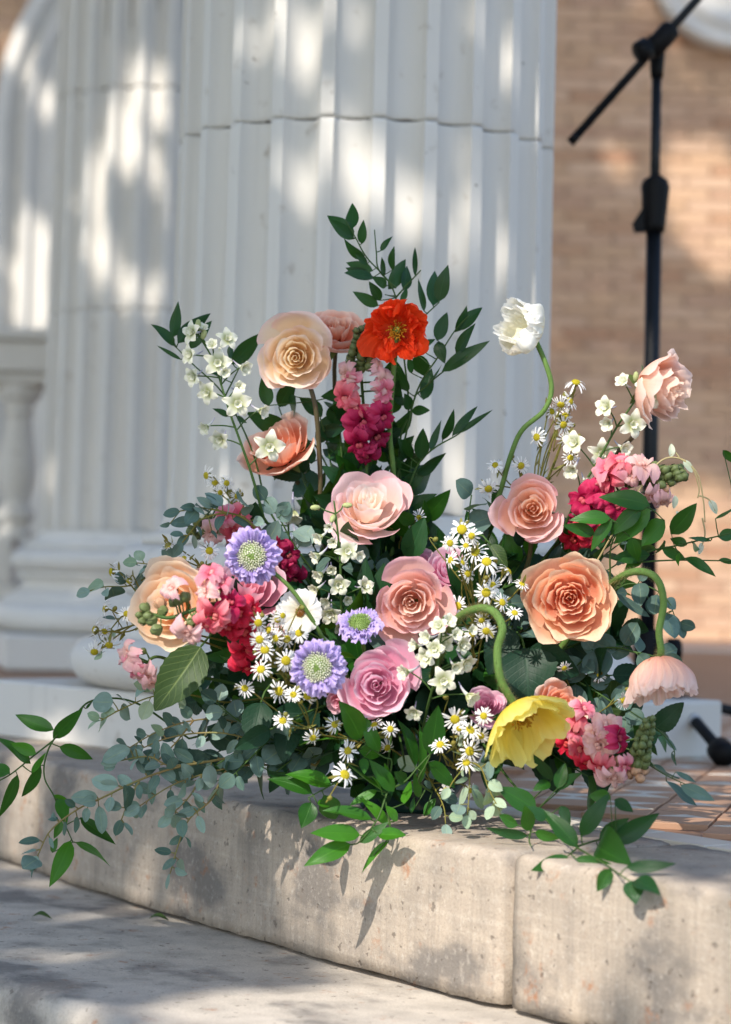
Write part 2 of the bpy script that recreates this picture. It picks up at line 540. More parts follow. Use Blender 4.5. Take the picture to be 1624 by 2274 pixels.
def prism(mb, poly, z0, z1, inset=.0012):
    poly = np.asarray(poly, float)
    c = poly.mean(0)
    top = c + (poly - c) * (1 - inset / np.maximum(np.linalg.norm(poly - c, axis=1), 1e-6))[:, None]
    n = len(poly)
    V = [(x, y, z0) for x, y in poly] + [(x, y, z1 - .0008) for x, y in poly] + [(x, y, z1) for x, y in top]
    f = [list(range(n))[::-1], [2 * n + i for i in range(n)]]
    for k in (0, n):
        f += [[k + i, k + (i + 1) % n, k + n + (i + 1) % n, k + n + i] for i in range(n)]
    mb.add(V, f)
    return mb
sgrid = np.arange(J2 - .9, J2 + .7, .118)
for a, b_ in zip(sgrid[:-1], sgrid[1:]):
    q = [arc_pt(a + .0015, .2145), arc_pt(b_ - .0015, .2145), arc_pt(b_ - .0015, .268), arc_pt(a + .0015, .268)]
    mb = MB(); prism(mb, q, -.01, .0015); mb.build('border_tile', MAT['tile_white'], floor, smooth=False)
ct, st_ = math.cos(rad(-14)), math.sin(rad(-14))
cell = .075
tri_mesh = {}
rng = np.random.default_rng(5)
def in_view(x, y):
    px = CX + x / y * FPX
    return 1120 < px < 1720
nt_ = 0
for i in range(-90, 90):
    for j in range(-90, 90):
        x = 1.0 + (i * ct - j * st_) * cell; y = 4.0 + (i * st_ + j * ct) * cell
        if not (2.2 < y < 5.2) or not in_view(x, y): continue
        if np.hypot(x - ARC_O[0], y - ARC_O[1]) > ARC_R - .27 - cell * .78: continue
        h = cell / 2 - .0012
        cs = [np.array([x + (a * ct - b * st_) * h, y + (a * st_ + b * ct) * h]) for a, b in ((-1, -1), (1, -1), (1, 1), (-1, 1))]
        c = np.array([x, y])
        dz = rng.uniform(-.0005, .0005)
        if (i + j) % 2 == 0:
            mb = MB(); prism(mb, cs, -.01, .001 + dz); mb.build('floor_tile', MAT['tile_brown'], floor, smooth=False)
        else:
            for k in range(4):
                t = [c + (cs[k] - c) * .985, c + (cs[(k + 1) % 4] - c) * .985, c * 1.0]
                g = sum(t) / 3
                t = [g + (q - g) * .965 for q in t]
                mb = MB(); prism(mb, t, -.01, .001 + dz); mb.build('floor_tile', MAT['tile_white' if (k == 0 or (k == 2 and (i // 2) % 2)) else 'tile_brown'], floor, smooth=False)
for k in range(8):
    mb = MB(); box(mb, (.4 + k * .3, 9.0, -.004), (.148, .16, .006), bev=.001)
    mb.build('border_tile', MAT['tile_white'], floor, smooth=False)

# ground around
mb = MB()
g = 400
mb.add([(-g, -g, -.3), (g, -g, -.3), (g, g, -.3), (-g, g, -.3)], [[0, 1, 2, 3]])
tag(mb.build('ground', MAT['ground']), kind='structure')

# ------------------------------------------------------------------ columns
def fluted_shaft(mb, z0, z1, rfun, nfl=24, phase=0.0, seed=0, per=12, dep=.024, chip=True):
    fillet = .26
    ts = [0.0, fillet] + [fillet + (1 - fillet) * w for w in (.03, .1, .22, .36, .5, .64, .78, .9, .97)]
    per = len(ts)
    th, dr = [], []
    for k in range(nfl):
        for t in ts:
            a = (k + t) / nfl * 2 * math.pi + phase
            w = max(0, (t - fillet) / (1 - fillet))
            th.append(a); dr.append(0 if w <= 0 else dep * (1 - (2 * w - 1) ** 2) ** .52)
    th, dr = np.array(th), np.array(dr)
    zs = [z0, z0 + .0035, z0 + .008] + list(np.linspace(z0 + .03, z1 - .03, 14)) + [z1 - .008, z1 - .0035, z1]
    V = []
    for i, z in enumerate(zs):
        e = min(z - z0, z1 - z)
        back = .002 if e < .001 else (.0006 if e < .004 else 0)
        for a, d in zip(th, dr):
            r = rfun(z) - d - back
            dz = 0
            if chip and e < .01:
                q = mnoise.noise(Vector((math.cos(a) * 9 + seed, math.sin(a) * 9, z * 4)))
                q2 = mnoise.noise(Vector((math.cos(a) * 40 + seed, math.sin(a) * 40, z * 4)))
                r -= max(0, q - .25) * .012 * (d < .002)
                dz = (1 if z - z0 < .02 else -1) * max(0, q * .6 + q2 * .7 - .3) * .006
            r += .0006 * mnoise.noise(Vector((math.cos(a) * 14, math.sin(a) * 14, z * 6 + seed)))
            V.append((r * math.cos(a), r * math.sin(a), z + dz))
    n = len(th)
    f = []
    for i in range(len(zs) - 1):
        for k in range(n):
            a, b = i * n + k, i * n + (k + 1) % n
            f.append([a, b, b + n, a + n])
    f.append(list(range(n))[::-1]); f.append([(len(zs) - 1) * n + k for k in range(n)])
    mb.add(V, f)
def crisp_edges(o, n, per):
    me = o.data
    ev = np.zeros(len(me.edges) * 2, np.int32); me.edges.foreach_get('vertices', ev); ev = ev.reshape(-1, 2)
    ca, cb = ev[:, 0] % n, ev[:, 1] % n
    sharp = (ca == cb) & ((ca % per) <= 1)
    at = me.attributes.new('sharp_edge', 'BOOLEAN', 'EDGE')
    at.data.foreach_set('value', sharp)
def torus_prof(rc, zc, hr, hz, a0=-90, a1=90, n=12):
    return [(rc + hr * math.cos(rad(a)), zc + hz * math.sin(rad(a))) for a in np.linspace(a0, a1, n)]
def rfun(z): return .2835 - .0075 * (z - .34) / 1.2
def column(x, y, rot, label, phase, seed, prot):
    root = thing('fluted_column', label, 'column', (x, y, 0), 'fluted columns of the porch')
    # plinth
    mb = MB(); box(mb, (x, y, .0410), (.388, .388, .0420), frame_z(prot), .004)
    mb.build('plinth', MAT['paint'], root, smooth=False)
    mb = MB()
    lathe(mb, [(.30, .083)] + torus_prof(.375, .120, .043, .0365), (x, y, 0), 96)
    mb.build('lower_torus', MAT['paint'], root)
    mb = MB()
    sc = [(.372, .156), (.372, .168), (.355, .174)] + [(.355 - .032 * math.sin(t), .178 + .05 * t / math.pi) for t in np.linspace(.2, math.pi - .2, 9)] + [(.336, .228), (.336, .2345)]
    lathe(mb, sc, (x, y, 0), 96); mb.build('scotia', MAT['paint'], root)
    mb = MB()
    lathe(mb, [(.3, .2345)] + torus_prof(.325, .262, .030, .0275) + [(.3, .2897)], (x, y, 0), 96); mb.build('upper_torus', MAT['paint'], root)
    mb = MB()
    lathe(mb, [(.31, .2896), (.318, .291), (.318, .306), (.302, .309)] + [(.286 + .016 * (1 - math.sin(t)), .309 + .03 * (1 - math.cos(t))) for t in np.linspace(0, math.pi / 2, 7)] + [(.27, .3395)], (x, y, 0), 96)
    mb.build('apophyge', MAT['paint'], root)
    for k, (a, b) in enumerate(((.34, .886), (.8882, 1.435), (1.4372, 1.98), (1.9822, 2.53), (2.5322, 3.1))):
        mb = MB(); fluted_shaft(mb, a, b, rfun, 24, phase, seed + k)
        for i in range(len(mb.v)): mb.v[i] = mb.v[i] + np.array([x, y, 0])
        crisp_edges(mb.build('drum', MAT['paint'], root), 24 * 11, 11)
    mb = MB(); lathe(mb, [(.255, .35), (.248, 3.09)], (x, y, 0), 48); mb.build('core', MAT['dark_gap'], root)
    return root
def frame_z(a):
    c, s = math.cos(a), math.sin(a)
    return np.array([[c, s, 0], [-s, c, 0], [0, 0, 1]])
column(-.013, 3.60, 0, 'large white fluted column standing right behind the flower arrangement', rad(-90 + 4 - 2.25), 3, rad(42))
column(-.548, 6.20, 0, 'white fluted column farther back, beside the balustrade', rad(-90 + 6), 11, rad(12))

# ------------------------------------------------------------------ balustrade
bal = thing('balustrade', 'white stone balustrade meeting the farther column', 'balustrade', (-1.2, 6.62, 0))
yb = 6.62
zt = .885
def long_box(name, x0, x1, y, hy, z0, z1, bev=.006):
    mb = MB(); box(mb, ((x0 + x1) / 2, y, (z0 + z1) / 2), ((x1 - x0) / 2, hy, (z1 - z0) / 2), None, bev)
    return mb.build(name, MAT['paint'], bal, smooth=False)
long_box('rail_cap', -2.6, -.80, yb, .115, zt - .03, zt)
long_box('rail', -2.6, -.83, yb, .095, zt - .115, zt - .0302)
long_box('rail_fillet', -2.6, -.84, yb, .075, zt - .145, zt - .1152)
long_box('base_rail', -2.6, -.935, yb, .085, .0, .195)
long_box('base_cap', -2.6, -.955, yb, .07, .1952, .32)
bp = [(.042, .32), (.042, .345), (.03, .352), (.03, .365)] + [(.024 + .026 * math.sin(math.pi * t) ** 1.0 * (1 - .25 * t), .372 + .06 * t) for t in np.linspace(0, 1, 7)] + \
     [(.032 + .022 * math.sin(math.pi * (.15 + .75 * (1 - t))) , .44 + .19 * t) for t in np.linspace(0, 1, 9)] + [(.04, .635), (.04, .65), (.03, .655), (.03, .68), (.048, .69), (.056, .7), (.056, .742)]
bp = [(.045, .318), (.045, .345), (.036, .35), (.036, .36), (.05, .37), (.052, .385), (.046, .4), (.036, .41), (.038, .43), (.05, .47), (.053, .51), (.05, .55), (.042, .6), (.035, .64), (.035, .655), (.042, .662), (.042, .67), (.036, .68), (.05, .695), (.062, .71), (.066, .725), (.066, .741)]
for k in range(8):
    mb = MB(); lathe(mb, bp, (-.957 - k * .2, yb, 0), 28); mb.build('baluster', MAT['paint'], bal)

# ------------------------------------------------------------------ brick wall, arch surround, round frame
YW = 10.05
wall = thing('brick_wall', 'buff brick wall of the house at the back of the porch', 'wall', (0, YW, 0))
AX0, AR, AZ = -.52, .80, 2.06          # arch axis, inner radius, springing height
mb = MB()
def wall_panel(mb, x0, x1, z0, z1, y): mb.add([(x0, y, z0), (x1, y, z0), (x1, y, z1), (x0, y, z1)], [[0, 1, 2, 3]])
wall_panel(mb, AX0 + AR, 8, 0, 4.6, YW); wall_panel(mb, -8, AX0 - AR, 0, 4.6, YW); 
aa = np.linspace(0, math.pi, 33)
for a, b in zip(aa[:-1], aa[1:]):
    xa_, xb_ = AX0 + AR * math.cos(a), AX0 + AR * math.cos(b)
    mb.add([(xb_, YW, AZ + AR * math.sin(b)), (xa_, YW, AZ + AR * math.sin(a)), (xa_, YW, 4.6), (xb_, YW, 4.6)], [[0, 1, 2, 3]])
mb.build('mortar', MAT['mortar'], wall, smooth=False)
bl, bh, jt = .20, .0495, .007
bm = MB(); box(bm, (0, 0, 0), ((bl - jt) / 2, .012, (bh - jt) / 2), None, .002); brick_me = bm.mesh('brick', MAT['brick'], False)
bm = MB(); box(bm, (0, 0, 0), ((bl / 2 - jt) / 2, .012, (bh - jt) / 2), None, .002); half_me = bm.mesh('brick', MAT['brick'], False)
rest = MB()
def vis(x, z):
    q = np.array([x, YW, z]) - CAM
    d = q @ FW
    return CX + FPX * (q @ RT) / d, CY - FPX * (q @ UP) / d
cnt = 0
MED = P(1640, -78, YW - .02)
for r in range(0, 92):
    z = (r + .5) * bh
    for k in range(-40, 40):
        x = (k + (.5 if r % 2 else 0)) * bl
        if np.hypot(x - MED[0], z - MED[2]) < .30: continue
        dx = abs(x - AX0)
        if dx < AR + .18 and z < AZ: continue
        if z >= AZ and np.hypot(x - AX0, z - AZ) < AR + .18: continue
        px, py = vis(x, z)
        dxr, dyr = random.Random(r * 977 + k).uniform(-.002, .002), random.Random(r * 7 + k * 131).uniform(-.003, .003)
        if (1200 < px < 1672 or -60 < px < 60) and -50 < py < 1440:
            o = inst('brick', brick_me, Matrix.Translation((x + dxr, YW - .004 + dyr, z)), wall); cnt += 1
        elif -400 < px < 2100 and -300 < py < 1500 and not (250 < px < 1150):
            box(rest, (x + dxr, YW - .004 + dyr, z), ((bl - jt) / 2, .012, (bh - jt) / 2))
tag(rest.build('brick_courses', MAT['brick'], wall, smooth=False), kind='stuff')
def arch_ring(name, r0, r1, y0, y1, mat=MAT['paint'], parent=None):
    """jambs and arch: a band between radii r0 and r1, from y0 (front) to y1"""
    path = [(AX0 + 1, 0.0, 1)]
    def sect(r):
        q = [(AX0 - r, z) for z in np.linspace(0, AZ, 6)] + [(AX0 - r * math.cos(t), AZ + r * math.sin(t)) for t in np.linspace(0, math.pi, 33)[1:-1]] + [(AX0 + r, z) for z in np.linspace(AZ, 0, 6)]
        return np.array(q)
    a, b = sect(r0), sect(r1)
    n = len(a)
    V = [(x, y0, z) for x, z in a] + [(x, y0, z) for x, z in b] + [(x, y1, z) for x, z in b] + [(x, y1, z) for x, z in a]
    f = []
    for i in range(n - 1):
        for k in range(4):
            k2 = (k + 1) % 4
            f.append([k * n + i, k * n + i + 1, k2 * n + i + 1, k2 * n + i])
    mb = MB(); mb.add(V, f)
    return mb.build(name, mat, parent, smooth=False)
arch = thing('arched_surround', 'white moulded arch surround on the wall behind the balustrade', 'arch', (AX0, YW, 0))
arch_ring('arch_reveal', AR - .012, AR + .03, YW - .105, YW + .3, MAT['paint'], arch)
arch_ring('arch_band', AR + .03, AR + .10, YW - .09, YW, MAT['paint'], arch)
arch_ring('arch_band', AR + .10, AR + .13, YW - .115, YW, MAT['paint'], arch)
arch_ring('arch_band', AR + .13, AR + .20, YW - .07, YW, MAT['paint'], arch)
arch_ring('arch_band', AR + .20, AR + .26, YW - .10, YW, MAT['paint'], arch)
mb = MB(); box(mb, (AX0, YW + .28, 1.45), (AR, .01, 1.45)); mb.build('glazing', MAT['glass_dark'], arch, smooth=False)
med = thing('round_moulding', 'round white moulded frame on the brick wall above the microphone stand', 'moulding', MED)
fy = np.array([[1, 0, 0], [0, 0, 1], [0, -1, 0]], float)
mb = MB(); lathe(mb, [(.215, 0), (.215, .045), (.235, .06), (.27, .06), (.285, .045), (.315, .045), (.33, .06), (.352, .055), (.36, .03), (.36, -.03)], MED, 72, fy); mb.build('ring', MAT['paint'], med)
mb = MB(); lathe(mb, [(.0, .02), (.1, .02), (.216, .012)], MED, 48, fy); mb.build('panel', MAT['paint'], med)

# ------------------------------------------------------------------ microphone stand
YM = 3.75
base = P(1437, 1440, YM)
mx, my = base[0], base[1]
ms = thing('microphone_stand', 'black tripod microphone stand with a slanting boom arm', 'microphone stand', (mx, my, 0))
def zat(py): return CAM_Z + (CY - py + (CY * 0) + math.tan(PITCH) * FPX + (mx / my) * 0 + 17) * my / FPX
lean = .0045
def mpt(py):
    z = zat(py); return np.array([mx - (z - .15) * lean * 1.6, my, z])
mb = MB(); tube(mb, [mpt(1478), mpt(505)], .0123, sides=20); mb.build('lower_pole', MAT['black'], ms)
mb = MB(); tube(mb, [mpt(520), mpt(140)], .0077, sides=16); mb.build('upper_pole', MAT['black'], ms)
# clutch grip
c0, c1 = mpt(512), mpt(388)
h = c1[2] - c0[2]
mb = MB()
prof = []
for t, rx_l, rx_r in ((0, .017, .0165), (.12, .019, .0175), (.35, .0195, .0195), (.6, .0205, .0215), (.8, .0225, .023), (.92, .019, .02), (1.0, .008, .009)):
    prof.append((t, rx_l, rx_r))
V = []
ang = np.linspace(0, 2 * math.pi, 20, endpoint=False)
for t, a, b in prof:
    for q in ang:
        rx = b if math.cos(q) > 0 else a
        V.append(c0 + np.array([math.cos(q) * rx, math.sin(q) * .019, t * h]))
nn = len(ang)
f = [[i * nn + k, i * nn + (k + 1) % nn, (i + 1) * nn + (k + 1) % nn, (i + 1) * nn + k] for i in range(len(prof) - 1) for k in range(nn)] + [list(range(nn))[::-1], [(len(prof) - 1) * nn + k for k in range(nn)]]
mb.add(V, f)
cl = mb.build('clutch', MAT['black_plastic'], ms)
mb = MB()
V = [c0 + np.array(q) for q in ((-.012, -.009, h * .55), (-.012, .009, h * .55), (-.034, .009, .012), (-.034, -.009, .012), (-.03, .009, -.002), (-.03, -.009, -.002), (-.008, .009, .0), (-.008, -.009, .0))]
mb.add(V, [[0, 1, 2, 3], [3, 2, 4, 5], [5, 4, 6, 7], [0, 3, 5, 7], [1, 6, 4, 2], [0, 7, 6, 1]])
mb.build('lever', MAT['black_plastic'], cl, smooth=False)
# collar, joint and boom
mb = MB(); tube(mb, [mpt(168), mpt(150), mpt(118), mpt(100)], [.0095, .0105, .0125, .0115], sides=18); mb.build('collar', MAT['black_plastic'], ms)
jp = P(1453, 80, YM - .012)
b0, b1 = P(1271, 312, YM - .02), P(1760, -240, YM - .02)
bd = unit(b1 - b0)
mb = MB(); tube(mb, [b0, b1], .0068, sides=16); bo = mb.build('boom_arm', MAT['black'], ms)
mb = MB(); tube(mb, [b0 - bd * .004, b0 + bd * .012], .0074, sides=16); mb.build('end_cap', MAT['black_plastic'], bo)
jc = b0 + bd * np.dot(jp - b0, bd)
mb = MB(); tube(mb, [jc - bd * .025, jc - bd * .02, jc + bd * .022, jc + bd * .028], [.012, .0165, .0165, .012], sides=18); jt_ = mb.build('joint', MAT['black_plastic'], ms)
kd = AX(-.83, .5, .25)
kc = jc + np.array([0, .0, 0])
mb = MB(); tube(mb, [kc + kd * .008, kc + kd * .014, kc + kd * .0145, kc + kd * .024, kc + kd * .0245, kc + kd * .042, kc + kd * .046], [.013, .0155, .012, .012, .0175, .0175, .014], sides=18); mb.build('knob', MAT['black_plastic'], jt_)
# tripod
hub = mpt(1470)
mb = MB(); tube(mb, [mpt(1550), mpt(1544), mpt(1405), mpt(1398)], [.018, .021, .021, .016], sides=20); mb.build('hub', MAT['black_plastic'], ms)
mb = MB(); k0 = hub + np.array([.018, -.01, .02]); tube(mb, [k0, k0 + [.012, 0, 0], k0 + [.0125, 0, 0], k0 + [.03, 0, 0], k0 + [.034, 0, 0]], [.006, .006, .019, .019, .014], sides=16); mb.build('knob', MAT['black_plastic'], ms)
foot = P(1612, 1689, 3.38)
for k, fp in enumerate((np.array([foot[0], foot[1], .014]), np.array([mx + .36, my + .13, .014]), np.array([mx - .2, my + .28, .014]))):
    top = hub + np.array([0, 0, -.008]) + unit(np.array([fp[0] - mx, fp[1] - my, 0])) * .015
    if k == 1: top = top + np.array([0, 0, -.042])
    mb = MB(); tube(mb, [top, fp], .0085, sides=14); lg = mb.build('leg', MAT['black'], ms)
    d = unit(fp - top)
    mb = MB(); tube(mb, [fp - d * .035, fp - d * .03, fp - d * .006, fp + d * .004], [.013, .0185, .0185, .012], sides=16); mb.build('foot', MAT['black_plastic'], lg)
    mb = MB(); q = top + (fp - top) * .62; tube(mb, [q - d * .006, q + d * .006], .0098, sides=14); mb.build('band', MAT['steel'], lg)

# ------------------------------------------------------------------ plant materials
G_STEM = MAT['stem'] = plain('green_stem', '#47622e', .55, .2, .4, 90, col2='#334c22')
MAT['stem_brown'] = plain('rose_stem', '#5a3a30', .5, .35, .4, 60, col2='#46502c')
MAT['stem_pale'] = plain('pale_stem', '#66743a', .55, .2, .3, 70, col2='#86702e')
MAT['stem_red'] = plain('reddish_stem', '#8a6540', .55, .3, .4, 50, col2='#6e7b45')
MAT['poppy_stem'] = plain('poppy_stem', '#6a8746', .65, .15, .3, 120, col2='#4e6a32')
MAT['hair'] = plain('stem_hairs', '#9a8f60', .7, .2, .2, 60, trans=.3)
MAT['sepal'] = plain('sepal_green', '#6d8146', .55, .3, .4, 80, col2='#4d6032', trans=.15)
MAT['bud'] = plain('snapdragon_bud', '#6f7b48', .5, .35, .5, 70, col2='#4f5a35')
MAT['bud_pink'] = plain('snapdragon_pink_bud', '#d58d84', .5, .35, .4, 60, col2='#a8a068', trans=.2)
MAT['disc'] = plain('daisy_disc', '#d6c02e', .7, .2, .4, 300, col2='#a9a02a', bmp=.6)
MAT['ray'] = plain('daisy_ray', '#f4f2ee', .55, .25, .08, 50, trans=.3)
MAT['stamen'] = plain('poppy_stamens', '#d9a02c', .6, .2, .4, 200, col2='#a8741c', trans=.2)
MAT['ovary'] = plain('poppy_ovary', '#9aa84e', .5, .3, .3, 100)
MAT['scab_white'] = plain('pincushion_floret', '#e9e6dc', .55, .25, .2, 120, col2='#cfd3a8', trans=.25)
MAT['scab_green'] = plain('pincushion_green', '#98b060', .5, .3, .4, 150, col2='#6c8a42', trans=.15)
MAT['anther'] = plain('brown_anthers', '#9a6a2c', .6, .2, .5, 200, col2='#6d4420')
MAT['vessel'] = plain('dark_green_glaze', '#1d3a35', .15, .6, .3, 12, col2='#122824')
MAT['foam'] = plain('wet_floral_foam', '#22402a', .95, .05, .5, 60)
MAT['ruscus'] = leaf_mat('ruscus_leaf', '#1f4c18', '#396f24', .34, .3, .25, '#4f7a38', (12, .8))
MAT['ruscus_dark'] = leaf_mat('ruscus_leaf_dark', '#16381f', '#28522c', .36, .25, .2, '#385c34', (12, .8))
MAT['ruscus_sunlit'] = leaf_mat('ruscus_leaf_sunlit_tone', '#2f6a18', '#52922a', .34, .3, .34, '#66963a', (12, .8))  # brighter copy of the ruscus leaf, sunlight put into its colour
MAT['euc'] = leaf_mat('eucalyptus_leaf', '#687f7a', '#93aaa2', .6, .2, .14, '#8fa095', (5, 4), '#a7bdb2', '#9aa878')
MAT['euc_dark'] = leaf_mat('eucalyptus_leaf_dark', '#435b56', '#68827a', .55, .2, .12, '#6c827a', (5, 4), '#829c95', '#7d8c68')
MAT['euc_pale'] = leaf_mat('eucalyptus_leaf_pale', '#8aa287', '#b8c7af', .6, .2, .2, '#a9ba9c', (5, 4), '#c4d0bd', '#b6bf8a')
MAT['rose_leaf'] = leaf_mat('rose_leaf', '#2a4020', '#42582a', .5, .25, .15, '#586e40', (7, 6), '#4a6432', '#7f9052', True)
MAT['rose_leaf_dark'] = leaf_mat('rose_leaf_dark', '#142e20', '#244632', .48, .2, .12, '#3c5a44', (7, 6), '#1c3528', '#2f4c38', True)
MAT['vine'] = plain('pale_vine', '#b9a878', .55, .3, .3, 60)
MAT['bud_white'] = plain('white_bud', '#e6e6d8', .5, .3, .2, 60, col2='#b9c79a', trans=.3)
PET = {
 'peach_cream': petal_mat('peach_cream_petal', ('#f0b270', '#fadcac', '#fff6e0'), ('#f8dcac', '#fce8c8', '#fadcd6'), .33, '#f6dca8', soft=.5),
 'coral': petal_mat('coral_petal', ('#e87a4c', '#f4a880', '#fbd8c2'), ('#ee9068', '#f5b494', '#fadccc'), .33, soft=.5),
 'ivory_pink': petal_mat('ivory_pink_petal', ('#f2c098', '#fae4d2', '#fff6ee'), ('#f6dccc', '#fae4dc', '#f6c2c8'), .33, soft=.5),
 'peach_pink': petal_mat('peach_pink_petal', ('#e88e5e', '#f5c09a', '#fde4d0'), ('#f2b090', '#f8d0bc', '#f9c8ce'), .33, soft=.5),
 'peach': petal_mat('peach_petal', ('#e86f56', '#f4a484', '#fcdcc2'), ('#ee9474', '#f6bc9a', '#fbdcb8'), .33, '#f4d9ac', soft=.5),
 'blush': petal_mat('blush_petal', ('#cf8570', '#eebfa8', '#fae6d8'), ('#eab6a2', '#f5cabc', '#f6bcc6'), .33, soft=.5),
 'lavender_pink': petal_mat('lavender_pink_petal', ('#cf7aa2', '#e8aac6', '#f8dce8'), ('#e090b0', '#efb4ca', '#f6d0dc'), .33, soft=.5),
 'apricot': petal_mat('apricot_petal', ('#f4b88c', '#fad4ae', '#fdeacf'), ('#f7c8a0', '#fadcba', '#fdeacf'), .42, soft=.5),
 'pink': petal_mat('pink_petal', ('#e58aa0', '#efa5b8', '#f5c6d3'), ('#ea98ac', '#f1b3c3', '#f4cfd9'), .33, soft=.5),
 'deep_pink': petal_mat('deep_pink_petal', ('#b03c70', '#d67aa0', '#f2bcd0'), ('#d67e9e', '#e9a8c0', '#f5d2de'), .3, soft=.5),
 'pale_blush': petal_mat('pale_blush_petal', ('#ee9e74', '#f7caae', '#fce6d6'), ('#f2ae8c', '#f9d6c2', '#fbe4da'), .42, soft=.5),
 'poppy_red': petal_mat('orange_red_poppy_petal', ('#c83a10', '#ee4a18', '#f4582a'), ('#d24414', '#f04c1a', '#f66034'), .38, None, .8),
 'poppy_white': petal_mat('white_poppy_petal', ('#eee6b8', '#f4f2e8', '#f8f6f0'), ('#efe9c4', '#f5f3ea', '#f8f7f2'), .38, None, .5),
 'poppy_yellow': petal_mat('yellow_poppy_petal', ('#f0d648', '#f8e66c', '#faf094'), ('#f2da4c', '#f9e974', '#fbf29c'), .55, None, .7),
 'poppy_peach': petal_mat('peach_poppy_petal', ('#f6c0a2', '#fbdccc', '#fdeae2'), ('#f7c6aa', '#fce0d2', '#feeee6'), .52, None, .9),
 'lilac': petal_mat('lilac_petal', ('#b8a8da', '#c6b4e3', '#d8c8ee'), ('#ac98d4', '#bba6de', '#cebbe9'), .33, None, .6),
 'cosmos': petal_mat('white_cosmos_petal', ('#efe8d0', '#f5f1e8', '#f7f4ee'), ('#efe8d0', '#f5f1e8', '#f7f4ee'), .36, None, .7),
 'lark': petal_mat('white_larkspur_petal', ('#c2c890', '#f4f2e2', '#f8f5e8'), ('#c2c890', '#f4f2e2', '#e4e6c4'), .33, '#c0cc98', .7, .4),
 'spur': petal_mat('larkspur_spur', ('#d9dccb', '#c4c0cc', '#b2acc0'), ('#d9dccb', '#c4c0cc', '#b2acc0'), .25),
}
def snap_mat(name, base, mid, tip):
    m = petal_mat(name, (base, mid, tip), ('#e8c24a', '#eed489', '#f2dca0'), .38, None, 1.0)
    return m
SNAP = {
 'pale': snap_mat('pale_pink_snapdragon', '#efc6b8', '#f1cfc8', '#f3c9cd'),
 'pink': snap_mat('pink_snapdragon', '#d9687f', '#ec90a4', '#f7c0c8'),
 'coral': snap_mat('coral_snapdragon', '#d4506a', '#ea7486', '#f5a4a8'),
 'magenta': snap_mat('magenta_snapdragon', '#940f3e', '#c41f5a', '#e0507f'),
 'red': snap_mat('crimson_snapdragon', '#a00c2c', '#d81f44', '#ee4c68'),
 'dark': snap_mat('dark_magenta_snapdragon', '#84103c', '#a4184c', '#b62a5c'),
}

# ------------------------------------------------------------------ vessel
BOWL = np.array([.055, 2.665, 0.0])
bowl = thing('flower_bowl', 'dark green glazed bowl hidden under the flower arrangement', 'bowl', BOWL)
mb = MB(); lathe(mb, [(.0, .0005), (.05, .0005), (.054, .006), (.05, .014), (.07, .04), (.083, .07), (.088, .092), (.085, .0945), (.08, .09), (.066, .045), (.0, .03)], BOWL, 48)
mb.build('shell', MAT['vessel'], bowl)
mb = MB(); lathe(mb, [(.078, .07), (.076, .092), (.062, .118), (.03, .132), (.0, .134)], BOWL, 24)
mb.build('floral_foam', MAT['foam'], bowl)
RNG = np.random.default_rng(21)
def bowl_in(target=None):
    """a point in the bowl where a stem is stuck, on the side of its target"""
    d = np.zeros(3)
    if target is not None:
        d = (np.asarray(target) - BOWL) * np.array([1, 1, 0]); d = d / max(np.linalg.norm(d), .08)
    return BOWL + d * RNG.uniform(.02, .055) + np.array([RNG.uniform(-.02, .02), RNG.uniform(-.02, .02), RNG.uniform(.075, .095)])
def stem_to_bowl(start, back, k=.35):
    """curve from a flower's back into the bowl"""
    b = bowl_in(start)
    d = np.linalg.norm(b - start)
    t = np.linspace(0, 1, 14)[:, None]
    p1 = start + unit(back) * d * k; p2 = b + np.array([(start[0] - b[0]) * .15, (start[1] - b[1]) * .1, d * .35])
    return (1 - t) ** 3 * start + 3 * (1 - t) ** 2 * t * p1 + 3 * (1 - t) * t * t * p2 + t ** 3 * b

